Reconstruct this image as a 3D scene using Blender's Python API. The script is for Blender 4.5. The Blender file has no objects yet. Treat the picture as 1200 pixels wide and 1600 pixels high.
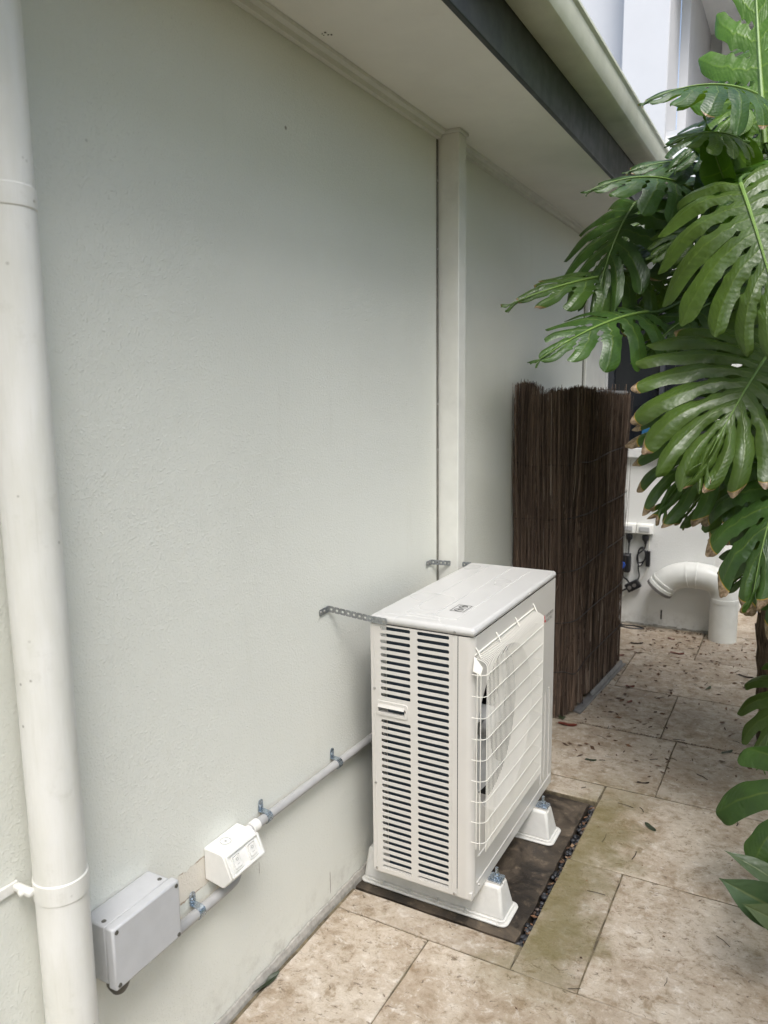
import bpy, math, random
from mathutils import Vector, Matrix
from mathutils.geometry import tessellate_polygon

scene = bpy.context.scene
col = scene.collection

# ------------------------------------------------------------------ camera
cam_data = bpy.data.cameras.new('camera')
cam = bpy.data.objects.new('camera', cam_data)
col.objects.link(cam)
cam.matrix_world = Matrix(((0.87722604, -0.06364732, 0.47583978, 1.140),
                           (0.47993978, 0.14001251, -0.86605675, 0.0),
                           (-0.01150293, 0.98810151, 0.15337237, 1.5),
                           (0, 0, 0, 1)))
cam_data.sensor_fit = 'VERTICAL'
cam_data.sensor_height = 36.0
cam_data.sensor_width = 27.0
cam_data.lens = 27.0
cam_data.clip_start = 0.02
cam_data.clip_end = 500.0
cam_data.dof.use_dof = True
cam_data.dof.focus_distance = 2.25
cam_data.dof.aperture_fstop = 5.0
scene.camera = cam

# ------------------------------------------------------------------ sky, sun, exposure
SUN_EL, SUN_AZ = math.radians(57), math.radians(142)     # azimuth clockwise from +Y
world = bpy.data.worlds.new('World')
scene.world = world
world.use_nodes = True
wn = world.node_tree
wn.nodes.clear()
wout = wn.nodes.new('ShaderNodeOutputWorld')
wbg = wn.nodes.new('ShaderNodeBackground')
whs = wn.nodes.new('ShaderNodeHueSaturation')
wsky = wn.nodes.new('ShaderNodeTexSky')
wsky.sky_type = 'NISHITA'
wsky.sun_disc = False
wsky.sun_elevation = SUN_EL
wsky.sun_rotation = SUN_AZ
wsky.air_density = 1.0
wsky.dust_density = 3.0
whs.inputs['Saturation'].default_value = 1.0      # thin overcast: a pale, cool sky
wn.links.new(wsky.outputs[0], whs.inputs['Color'])
wn.links.new(whs.outputs[0], wbg.inputs['Color'])
wbg.inputs['Strength'].default_value = 0.13
wn.links.new(wbg.outputs[0], wout.inputs[0])

sun_data = bpy.data.lights.new('sun', 'SUN')
sun_data.energy = 1.45
sun_data.angle = math.radians(32)
sun_data.color = (0.97, 0.985, 1.0)
sun = bpy.data.objects.new('sun', sun_data)
col.objects.link(sun)
sdir = Vector((math.sin(SUN_AZ) * math.cos(SUN_EL), math.cos(SUN_AZ) * math.cos(SUN_EL), math.sin(SUN_EL)))
sun.rotation_euler = sdir.to_track_quat('Z', 'Y').to_euler()
sun.location = (1, -3, 8)

scene.view_settings.view_transform = 'Standard'
scene.view_settings.look = 'None'
scene.view_settings.gamma = 1.0
scene.view_settings.use_curve_mapping = False
scene.view_settings.exposure = 1.36
scene.cycles.max_bounces = 7
scene.cycles.diffuse_bounces = 4
scene.cycles.glossy_bounces = 3
scene.cycles.transmission_bounces = 3
scene.render.resolution_x = 768
scene.render.resolution_y = 1024

# ------------------------------------------------------------------ node helper
class NT:
    def __init__(self, name):
        self.m = bpy.data.materials.new(name)
        self.m.use_nodes = True
        self.t = self.m.node_tree
        self.b = self.t.nodes['Principled BSDF']
        self.out = self.t.nodes['Material Output']
    def n(self, kind, **kw):
        x = self.t.nodes.new(kind)
        for k, v in kw.items():
            setattr(x, k, v)
        return x
    def set(self, sock, v):
        if v is None:
            return
        if hasattr(v, 'links') or isinstance(v, bpy.types.NodeSocket):
            self.t.links.new(v, sock)
        else:
            if isinstance(v, (tuple, list)) and len(v) == 3 and sock.type == 'RGBA':
                v = (*v, 1)
            sock.default_value = v
    def pos(self):
        return self.n('ShaderNodeNewGeometry').outputs['Position']
    def obj(self):
        return self.n('ShaderNodeTexCoord').outputs['Object']
    def rand(self):
        return self.n('ShaderNodeObjectInfo').outputs['Random']
    def attr(self, name):
        return self.n('ShaderNodeAttribute', attribute_name=name).outputs['Fac']
    def sep(self, v):
        s = self.n('ShaderNodeSeparateXYZ'); self.set(s.inputs[0], v)
        return s.outputs
    def comb(self, x=0.0, y=0.0, z=0.0):
        s = self.n('ShaderNodeCombineXYZ')
        for i, q in enumerate((x, y, z)):
            self.set(s.inputs[i], q)
        return s.outputs[0]
    def vadd(self, a, b):
        s = self.n('ShaderNodeVectorMath', operation='ADD'); self.set(s.inputs[0], a); self.set(s.inputs[1], b)
        return s.outputs[0]
    def vmul(self, a, b):
        s = self.n('ShaderNodeVectorMath', operation='MULTIPLY'); self.set(s.inputs[0], a); self.set(s.inputs[1], b)
        return s.outputs[0]
    def math(self, op, a, b=None, clamp=False):
        s = self.n('ShaderNodeMath', operation=op, use_clamp=clamp)
        self.set(s.inputs[0], a); self.set(s.inputs[1], b)
        return s.outputs[0]
    def noise(self, vec, scale, detail=4.0, rough=0.55, dist=0.0):
        s = self.n('ShaderNodeTexNoise'); self.set(s.inputs['Vector'], vec)
        s.inputs['Scale'].default_value = scale; s.inputs['Detail'].default_value = detail
        s.inputs['Roughness'].default_value = rough; s.inputs['Distortion'].default_value = dist
        return s.outputs[0]
    def voro(self, vec, scale, feature='F1', rnd=1.0):
        s = self.n('ShaderNodeTexVoronoi', feature=feature); self.set(s.inputs['Vector'], vec)
        s.inputs['Scale'].default_value = scale; s.inputs['Randomness'].default_value = rnd
        return s.outputs['Distance']
    def ss(self, v, a, b, lo=0.0, hi=1.0):
        s = self.n('ShaderNodeMapRange', interpolation_type='SMOOTHSTEP'); self.set(s.inputs[0], v)
        for i, q in enumerate((a, b, lo, hi)):
            s.inputs[i + 1].default_value = q
        return s.outputs[0]
    def mix(self, f, a, b, mode='MIX'):
        s = self.n('ShaderNodeMix', data_type='RGBA', blend_type=mode)
        self.set(s.inputs[0], f); self.set(s.inputs[6], a); self.set(s.inputs[7], b)
        return s.outputs[2]
    def bump(self, h, strength=0.5, dist=0.002, normal=None):
        s = self.n('ShaderNodeBump'); s.inputs['Strength'].default_value = strength
        s.inputs['Distance'].default_value = dist
        self.set(s.inputs['Height'], h)
        if normal is not None:
            self.set(s.inputs['Normal'], normal)
        return s.outputs[0]
    def fin(self, color=None, rough=None, normal=None, metal=None, spec=None, coat=None):
        self.set(self.b.inputs['Base Color'], color)
        self.set(self.b.inputs['Roughness'], rough)
        if normal is not None:
            self.set(self.b.inputs['Normal'], normal)
        self.set(self.b.inputs['Metallic'], metal)
        self.set(self.b.inputs['Specular IOR Level'], spec)
        self.set(self.b.inputs['Coat Weight'], coat)
        return self.m

M = {}

def simple(name, c, rough=0.5, metal=0.0, var=0.08, scale=30.0, bump=0.0, spec=0.5, dirt=0.0, dirtc=(0.12, 0.10, 0.07)):
    """paint, plastic or metal with slight mottling, uneven gloss and some grime"""
    k = NT(name)
    p = k.pos()
    n1 = k.noise(p, scale, 5)
    c2 = tuple(x * (1 - var * 2) for x in c)
    cc = k.mix(k.ss(n1, 0.25, 0.75), c2, c)
    if dirt > 0:
        n2 = k.noise(p, scale * 0.35, 8, 0.7)
        cc = k.mix(k.math('MULTIPLY', k.ss(n2, 0.52, 0.78), dirt), cc, dirtc)
    r = k.ss(k.noise(p, scale * 1.7, 3), 0.2, 0.8, max(rough - 0.07, 0.02), rough + 0.09)
    nor = k.bump(k.noise(p, scale * 12, 3), 0.4, bump) if bump > 0 else None
    M[name] = k.fin(cc, r, nor, metal, spec)
    return M[name]

# painted render wall: orange peel relief, small specks, a bare patch by the switch, hairline marks
def mat_wall(name, base, patch):
    k = NT(name)
    p = k.pos()
    s = k.sep(p)
    big = k.noise(p, 1.3, 4)
    c = k.mix(k.ss(big, 0.3, 0.7), tuple(x * 0.95 for x in base), base)
    streak = k.noise(k.vmul(p, (14.0, 14.0, 1.6)), 1.0, 5, 0.6)
    c = k.mix(k.math('MULTIPLY', k.ss(streak, 0.56, 0.8), 0.10), c, (0.38, 0.36, 0.28))
    # scattered specks
    sp = k.voro(p, 7.0)
    keep = k.ss(k.noise(p, 3.1, 2), 0.54, 0.62)
    speck = k.math('MULTIPLY', k.ss(sp, 0.045, 0.02), keep)
    c = k.mix(k.math('MULTIPLY', speck, 0.75), c, (0.10, 0.085, 0.06))
    scr = k.noise(k.vmul(p, (30.0, 9.0, 42.0)), 1.0, 4, 0.6, 0.6)
    c = k.mix(k.math('MULTIPLY', k.ss(scr, 0.72, 0.78), 0.22), c, (0.26, 0.25, 0.22))
    # soil splash on the lowest hand's breadth
    low = k.math('MULTIPLY', k.ss(s[2], 0.16, 0.0), k.ss(k.noise(p, 16, 6, 0.7), 0.45, 0.72))
    c = k.mix(k.math('MULTIPLY', low, 0.45), c, (0.22, 0.19, 0.14))
    if patch:
        wob = k.noise(p, 38, 5)
        wob2 = k.math('MULTIPLY', k.math('SUBTRACT', wob, 0.5), 0.9)
        a = k.math('DIVIDE', k.math('SUBTRACT', s[1], 1.165), 0.055)
        b = k.math('DIVIDE', k.math('SUBTRACT', s[2], 0.428), 0.036)
        d = k.math('ADD', k.math('MAXIMUM', k.math('ABSOLUTE', a), k.math('ABSOLUTE', b)), wob2)
        edge = k.math('MULTIPLY', k.ss(d, 1.04, 0.95), k.ss(k.noise(p, 24, 3), 0.42, 0.60))
        c = k.mix(edge, c, (0.32, 0.23, 0.15))
        c = k.mix(k.ss(d, 0.93, 0.87), c, (0.68, 0.64, 0.56))
        # two rusty scratches low on the wall
        for (yy, z0, z1, wdt) in ((1.722, 0.045, 0.122, 0.0022), (1.40, 0.30, 0.34, 0.0012)):
            dy = k.math('ABSOLUTE', k.math('SUBTRACT', k.math('ADD', s[1], k.math('MULTIPLY', wob2, 0.006)), yy))
            line = k.math('MULTIPLY', k.ss(dy, wdt, wdt * 0.4), k.math('MULTIPLY', k.ss(s[2], z0, z0 + 0.01), k.ss(s[2], z1, z1 - 0.01)))
            c = k.mix(k.math('MULTIPLY', line, 0.8), c, (0.13, 0.08, 0.05))
    f = k.noise(p, 150, 4, 0.6)
    dab = k.ss(k.noise(p, 190, 2, 0.5, 0.6), 0.52, 0.70)
    h = k.math('ADD', k.math('MULTIPLY', f, 0.7), k.math('MULTIPLY', dab, 0.5))
    h = k.math('ADD', h, k.math('MULTIPLY', k.noise(k.vmul(p, (1.0, 1.0, 1.7)), 11, 4), 1.1))
    M[name] = k.fin(c, k.ss(f, 0.3, 0.8, 0.36, 0.52), k.bump(h, 0.6, 0.0021))
mat_wall('wall_paint', (0.725, 0.73, 0.665), True)
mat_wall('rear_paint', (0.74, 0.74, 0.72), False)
simple('trim_paint', (0.70, 0.695, 0.64), 0.42, var=0.04, scale=14, bump=0.0006, dirt=0.12)
simple('soffit_paint', (0.86, 0.84, 0.78), 0.6, var=0.03, scale=6, bump=0.0005, dirt=0.10, dirtc=(0.25, 0.22, 0.15))
simple('fascia_paint', (0.022, 0.027, 0.026), 0.35, var=0.12, scale=9, dirt=0.2, dirtc=(0.07, 0.08, 0.05))
simple('gutter_paint', (0.66, 0.66, 0.54), 0.34, var=0.08, scale=8, dirt=0.35, dirtc=(0.16, 0.18, 0.08))
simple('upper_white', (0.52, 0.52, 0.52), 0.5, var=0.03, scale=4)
simple('footing_cement', (0.40, 0.38, 0.34), 0.85, var=0.16, scale=60, bump=0.002, dirt=0.5)
simple('joint_gap', (0.20, 0.19, 0.16), 0.8, var=0.2, scale=40)  # on the pier strip this grey stands for the shadow in the joint
simple('roof_metal', (0.18, 0.19, 0.18), 0.4, 0.3)

# ivory sheet metal of the outdoor unit
def mat_ivory(name, c, rough, grime=0.05):
    k = NT(name)
    p = k.pos()
    n = k.noise(p, 7, 5, 0.6)
    cc = k.mix(k.ss(n, 0.3, 0.7), tuple(x * 0.96 for x in c), c)
    dust = k.noise(p, 55, 7, 0.75)
    cc = k.mix(k.math('MULTIPLY', k.ss(dust, 0.62, 0.85), grime), cc, (0.35, 0.31, 0.24))
    h = k.math('ADD', k.noise(p, 6, 2), k.math('MULTIPLY', k.noise(p, 420, 2), 0.03))
    M[name] = k.fin(cc, k.ss(k.noise(p, 3.5, 2), 0.2, 0.8, rough - 0.03, rough + 0.05), k.bump(h, 0.08, 0.004))
mat_ivory('ivory_metal', (0.60, 0.58, 0.54), 0.30)
mat_ivory('ivory_lid_shaded', (0.52, 0.515, 0.50), 0.28, 0.02)  # same ivory, darkened to put the eave's shade into the lid colour
mat_ivory('ivory_wire', (0.80, 0.78, 0.71), 0.32)
simple('foot_plastic', (0.66, 0.65, 0.61), 0.42, var=0.04, scale=40, bump=0.0008, dirt=0.28, dirtc=(0.25, 0.2, 0.13))
simple('galvanized', (0.45, 0.47, 0.48), 0.42, 0.85, var=0.2, scale=120)
simple('zinc_clip', (0.52, 0.60, 0.68), 0.25, 0.9, var=0.2, scale=150)
simple('screw_metal', (0.55, 0.54, 0.52), 0.3, 0.9, var=0.15, scale=200)
simple('conduit_grey', (0.39, 0.387, 0.38), 0.45, var=0.05, scale=30, dirt=0.18)
simple('box_grey', (0.50, 0.505, 0.51), 0.42, var=0.04, scale=22, bump=0.0005, dirt=0.12)
simple('gland_dark', (0.09, 0.085, 0.07), 0.5)
simple('white_plastic', (0.78, 0.77, 0.73), 0.38, var=0.03, scale=40, dirt=0.08)
simple('icon_grey', (0.42, 0.42, 0.40), 0.5)
simple('pvc_white', (0.74, 0.74, 0.70), 0.38, var=0.05, scale=10, dirt=0.22, dirtc=(0.30, 0.27, 0.18))
k = NT('pipe_paint')
p = k.pos()
c = k.mix(k.ss(k.noise(k.vmul(p, (1, 1, 0.25)), 18, 5), 0.3, 0.7), (0.68, 0.67, 0.61), (0.76, 0.75, 0.71))
c = k.mix(k.math('MULTIPLY', k.ss(k.noise(k.vmul(p, (1, 1, 0.07)), 60, 6, 0.7), 0.56, 0.75), 0.16), c, (0.36, 0.34, 0.25))
c = k.mix(k.math('MULTIPLY', k.math('MULTIPLY', k.ss(k.voro(p, 26.0), 0.09, 0.04), k.ss(k.noise(p, 7, 2), 0.48, 0.58)), 0.7), c, (0.16, 0.14, 0.10))
c = k.mix(k.math('MULTIPLY', k.ss(k.noise(p, 14, 7, 0.7), 0.57, 0.72), 0.25), c, (0.45, 0.44, 0.36))
hb = k.math('ADD', k.noise(k.vmul(p, (1, 1, 0.06)), 140, 3), k.math('MULTIPLY', k.noise(p, 30, 4), 1.2))
M['pipe_paint'] = k.fin(c, k.ss(k.noise(p, 22, 4), 0.3, 0.7, 0.30, 0.46), k.bump(hb, 0.5, 0.0012))
simple('rubber_grey', (0.16, 0.15, 0.14), 0.6)
simple('black_plastic', (0.012, 0.012, 0.014), 0.42)
simple('blue_plastic', (0.02, 0.08, 0.40), 0.4)
simple('blue_cloth', (0.01, 0.10, 0.22), 0.7)
simple('white_cable', (0.7, 0.68, 0.62), 0.5)
simple('aluminium_grey', (0.27, 0.265, 0.26), 0.45, 0.3, var=0.15, scale=20, dirt=0.4)
simple('print_black', (0.03, 0.03, 0.03), 0.5)
simple('print_grey', (0.16, 0.15, 0.14), 0.5)
simple('print_red', (0.60, 0.03, 0.03), 0.45)
simple('fan_grey', (0.42, 0.42, 0.41), 0.5)
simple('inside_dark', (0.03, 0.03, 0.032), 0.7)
simple('room_dark', (0.03, 0.032, 0.036), 0.8)
simple('frame_white', (0.70, 0.70, 0.69), 0.4)
simple('frame_charcoal', (0.05, 0.055, 0.065), 0.4)

k = NT('coil_fins')
p = k.pos(); s = k.sep(p)
wv = k.math('SINE', k.math('MULTIPLY', s[0], 2400.0))
row = k.math('SINE', k.math('MULTIPLY', s[2], 240.0))
cc = k.mix(k.ss(wv, -0.5, 0.8), (0.008, 0.013, 0.022), (0.035, 0.06, 0.085))
M['coil_fins'] = k.fin(cc, 0.4, k.bump(k.math('ADD', wv, row), 0.4, 0.001), 0.3)

k = NT('window_glass')
M['window_glass'] = k.fin((0.012, 0.014, 0.018), 0.04, k.bump(k.noise(k.pos(), 2.0, 2), 0.05, 0.02), 0.0, 0.6)

# travertine paver: own grain for every tile, brown cloudy stains, shade painted brown further back, open pits, algae beside the bed of the unit
k = NT('travertine')
p = k.pos()
r = k.rand()
off = k.vadd(p, k.comb(k.math('MULTIPLY', r, 17.3), k.math('MULTIPLY', r, -9.1), 0.0))
s = k.sep(p)
n1 = k.noise(off, 4.0, 8, 0.62, 0.5)
n2 = k.noise(off, 15, 10, 0.72, 0.4)
n3 = k.noise(k.vmul(off, (1.0, 1.7, 1.0)), 42, 9, 0.72, 0.7)
n4 = k.noise(k.vadd(off, (3.1, 7.7, 0.0)), 30, 11, 0.78, 0.3)
c = k.mix(k.ss(n1, 0.33, 0.66), (0.42, 0.335, 0.245), (0.585, 0.505, 0.405))
c = k.mix(k.math('MULTIPLY', k.ss(n2, 0.50, 0.68), 0.85), c, (0.27, 0.195, 0.115))
c = k.mix(k.math('MULTIPLY', k.ss(n4, 0.50, 0.70), 0.80), c, (0.78, 0.725, 0.645))
c = k.mix(k.math('MULTIPLY', k.ss(n4, 0.49, 0.34), 0.85), c, (0.27, 0.20, 0.125))
c = k.mix(k.math('MULTIPLY', k.ss(n3, 0.575, 0.66), 0.85), c, (0.13, 0.09, 0.055))
ton = k.ss(r, 0.0, 1.0, 0.82, 0.99)
tn = k.n('ShaderNodeMix', data_type='RGBA', blend_type='MULTIPLY')
tn.inputs[0].default_value = 1.0
k.set(tn.inputs[6], c)
k.set(tn.inputs[7], k.comb(ton, ton, ton))
c = tn.outputs[2]
# shade on the tiles further back, painted in as a cloudy brown stain
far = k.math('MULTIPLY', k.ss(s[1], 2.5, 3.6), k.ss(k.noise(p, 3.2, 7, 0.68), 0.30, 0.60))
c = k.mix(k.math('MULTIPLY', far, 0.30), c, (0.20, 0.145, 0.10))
wob = k.math('MULTIPLY', k.math('SUBTRACT', k.noise(p, 7, 6, 0.65), 0.5), 0.5)
dx = k.math('ABSOLUTE', k.math('SUBTRACT', s[0], 0.60))
alg = k.math('MULTIPLY', k.ss(k.math('ADD', dx, wob), 0.20, 0.0), k.math('MULTIPLY', k.ss(s[1], 1.55, 1.85), k.ss(s[1], 3.0, 2.55)))
c = k.mix(k.math('MULTIPLY', alg, 0.80), c, (0.15, 0.125, 0.04))
alg2 = k.math('MULTIPLY', k.ss(k.noise(p, 2.3, 6, 0.65), 0.58, 0.72), 0.30)
c = k.mix(alg2, c, (0.24, 0.21, 0.10))
pit = k.math('MULTIPLY', k.ss(k.noise(k.vmul(off, (1.0, 2.2, 1.0)), 120, 5, 0.6, 1.2), 0.64, 0.70), k.ss(k.noise(off, 9, 5), 0.42, 0.58))
c = k.mix(k.math('MULTIPLY', pit, 0.85), c, (0.06, 0.042, 0.028))
h = k.math('ADD', k.math('MULTIPLY', n4, 1.1), k.math('MULTIPLY', n3, 0.8))
h = k.math('SUBTRACT', h, k.math('MULTIPLY', pit, 1.4))
M['travertine'] = k.fin(c, k.ss(n2, 0.3, 0.7, 0.48, 0.72), k.bump(h, 0.75, 0.006))

k = NT('stained_concrete')
p = k.pos()
n1 = k.noise(p, 7, 8, 0.68, 0.5); n2 = k.noise(p, 28, 8, 0.7)
c = k.mix(k.ss(n1, 0.36, 0.66), (0.018, 0.014, 0.011), (0.105, 0.08, 0.055))
c = k.mix(k.math('MULTIPLY', k.ss(n2, 0.52, 0.70), 0.7), c, (0.17, 0.13, 0.09))
M['stained_concrete'] = k.fin(c, k.ss(n1, 0.35, 0.65, 0.42, 0.8), k.bump(k.math('ADD', n1, n2), 0.6, 0.005))

k = NT('soil')
p = k.pos()
n1 = k.noise(p, 9, 9, 0.72); n2 = k.voro(p, 45)
c = k.mix(k.ss(n1, 0.3, 0.7), (0.025, 0.018, 0.012), (0.10, 0.07, 0.045))
M['soil'] = k.fin(c, 0.95, k.bump(k.math('ADD', n1, k.math('MULTIPLY', n2, 0.4)), 1.0, 0.02))

k = NT('grout')
p = k.pos()
n1 = k.noise(p, 22, 8, 0.7)
M['grout'] = k.fin(k.mix(k.ss(n1, 0.3, 0.7), (0.06, 0.047, 0.03), (0.22, 0.18, 0.11)), 0.9, k.bump(n1, 0.8, 0.006))

k = NT('pebble')
p = k.pos()
tn = k.attr('tint')
c = k.mix(k.ss(tn, 0.0, 1.0), (0.010, 0.011, 0.014), (0.06, 0.062, 0.068))
c = k.mix(k.ss(tn, 0.90, 0.98), c, (0.15, 0.09, 0.055))
M['pebble'] = k.fin(c, 0.5, k.bump(k.noise(p, 200, 3), 0.4, 0.002))

k = NT('brushwood')
p = k.pos()
tn = k.attr('tint')
c = k.mix(tn, (0.055, 0.037, 0.027), (0.33, 0.225, 0.16))
c = k.mix(k.ss(tn, 0.80, 0.99), c, (0.46, 0.37, 0.30))
n1 = k.noise(k.vmul(p, (1, 1, 0.12)), 60, 6, 0.7)
c = k.mix(k.math('MULTIPLY', k.ss(n1, 0.5, 0.75), 0.5), c, (0.11, 0.085, 0.07))
M['brushwood'] = k.fin(c, 0.85, k.bump(n1, 0.6, 0.003))
simple('tie_wire', (0.05, 0.045, 0.042), 0.6, 0.3)

k = NT('bark')
p = k.pos()
n1 = k.noise(k.vmul(p, (1, 1, 0.10)), 75, 7, 0.7); n2 = k.noise(k.vmul(p, (1, 1, 0.3)), 16, 5)
c = k.mix(k.ss(n1, 0.35, 0.68), (0.030, 0.019, 0.012), (0.20, 0.145, 0.095))
c = k.mix(k.math('MULTIPLY', k.ss(n2, 0.5, 0.7), 0.5), c, (0.07, 0.06, 0.045))
M['bark'] = k.fin(c, 0.9, k.bump(n1, 1.0, 0.012))

# leaf blade: lv = distance out from the midrib, lw = across one lobe; burnt tips belong to the leaf
def mat_leaf(name, deep, mid, back, burn, trans=0.25, rough=0.37):
    k = NT(name)
    p = k.obj()
    lv = k.attr('lv'); lw = k.attr('lw'); lb = k.attr('lb'); lt = k.attr('lt')
    n1 = k.noise(p, 9, 5); n2 = k.noise(p, 45, 5, 0.65)
    c = k.mix(k.ss(n1, 0.3, 0.7), deep, mid)
    c = k.mix(k.ss(k.rand(), 0.45, 1.0, 0.0, 0.42), c, (mid[0] * 2.2, mid[1] * 1.35, mid[2]))
    c = k.mix(k.ss(lt, 0.35, 1.0, 0.0, 0.65), c, back)
    vein = k.math('MULTIPLY', k.ss(k.math('ABSOLUTE', lw), 0.10, 0.02), k.ss(lv, 1.0, 0.2, 0.15, 0.7))
    c = k.mix(vein, c, (mid[0] * 1.9 + 0.02, mid[1] * 1.55, mid[2] * 1.5))
    c = k.mix(k.math('MULTIPLY', k.ss(n2, 0.62, 0.75), 0.22), c, (0.12, 0.14, 0.03))
    if burn:
        e = k.math('ADD', lb, k.math('MULTIPLY', k.math('SUBTRACT', k.noise(p, 30, 4), 0.5), 0.16))
        c = k.mix(k.ss(e, 0.44, 0.50), c, (0.42, 0.26, 0.012))
        brown = k.mix(k.ss(k.noise(p, 60, 6, 0.7), 0.35, 0.68), (0.115, 0.062, 0.035), (0.42, 0.31, 0.20))
        c = k.mix(k.ss(e, 0.52, 0.56), c, brown)
    waves = k.math('ADD', k.noise(p, 26, 3), k.math('MULTIPLY', k.ss(k.math('ABSOLUTE', lw), 0.0, 0.25), 0.25))
    side = k.math('SINE', k.math('ADD', k.math('MULTIPLY', lv, 95.0), k.math('MULTIPLY', k.math('ABSOLUTE', lw), 9.0)))
    h = k.math('ADD', waves, k.math('MULTIPLY', side, 0.035))
    nor = k.bump(h, 0.6, 0.007)
    k.fin(c, k.ss(n2, 0.3, 0.7, rough - 0.06, rough + 0.12), nor, 0.0, 0.55)
    tr = k.n('ShaderNodeBsdfTranslucent')
    k.set(tr.inputs['Color'], k.mix(0.6, c, (0.20, 0.36, 0.02)))
    ms = k.n('ShaderNodeMixShader'); ms.inputs[0].default_value = trans
    k.t.links.new(k.b.outputs[0], ms.inputs[1]); k.t.links.new(tr.outputs[0], ms.inputs[2])
    k.t.links.new(ms.outputs[0], k.out.inputs['Surface'])
    M[name] = k.m
mat_leaf('monstera_leaf', (0.020, 0.052, 0.010), (0.044, 0.100, 0.016), (0.07, 0.125, 0.022), True)
mat_leaf('monstera_leaf_young', (0.045, 0.12, 0.008), (0.075, 0.18, 0.012), (0.09, 0.19, 0.015), False, 0.42)
mat_leaf('strap_leaf', (0.032, 0.066, 0.028), (0.060, 0.105, 0.045), (0.08, 0.12, 0.055), False, 0.12, 0.4)
k = NT('hedge_leaf')
c = k.mix(k.attr('lt'), (0.09, 0.12, 0.014), (0.16, 0.19, 0.02))
k.fin(c, 0.5)
tr = k.n('ShaderNodeBsdfTranslucent')
tr.inputs['Color'].default_value = (0.26, 0.29, 0.005, 1)
ms = k.n('ShaderNodeMixShader'); ms.inputs[0].default_value = 0.5
k.t.links.new(k.b.outputs[0], ms.inputs[1]); k.t.links.new(tr.outputs[0], ms.inputs[2])
k.t.links.new(ms.outputs[0], k.out.inputs['Surface'])
M['hedge_leaf'] = k.m
simple('midrib_green', (0.16, 0.26, 0.055), 0.4, var=0.1)
simple('petiole_green', (0.07, 0.13, 0.03), 0.42, var=0.15)

k = NT('dead_leaf')
p = k.pos()
tn = k.attr('tint')
c = k.mix(k.ss(tn, 0.0, 0.6), (0.07, 0.035, 0.02), (0.22, 0.11, 0.055))
c = k.mix(k.ss(tn, 0.6, 1.0), c, (0.36, 0.26, 0.16))
M['dead_leaf'] = k.fin(k.mix(k.ss(k.noise(p, 90, 4), 0.4, 0.7), c, (0.06, 0.035, 0.02)), 0.75, k.bump(k.noise(p, 120, 3), 0.5, 0.002))
simple('red_leaf', (0.17, 0.035, 0.02), 0.5, var=0.2, scale=120)
simple('green_leaf', (0.07, 0.09, 0.04), 0.5, var=0.2, scale=120)
simple('olive_leaf', (0.045, 0.06, 0.032), 0.5, var=0.2, scale=120)
simple('twig_dark', (0.035, 0.022, 0.016), 0.8, var=0.2, scale=120)

# ------------------------------------------------------------------ mesh helper
ORIG = {}

def tag(o, label=None, cat=None, group=None, kind=None):
    if label: o['label'] = label
    if cat: o['category'] = cat
    if group: o['group'] = group
    if kind: o['kind'] = kind
    return o

def empty(name, loc, label, cat, group=None):
    o = bpy.data.objects.new(name, None)
    col.objects.link(o)
    o.location = loc
    o.empty_display_size = 0.05
    ORIG[o.name] = Vector(loc)
    return tag(o, label, cat, group)

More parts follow.
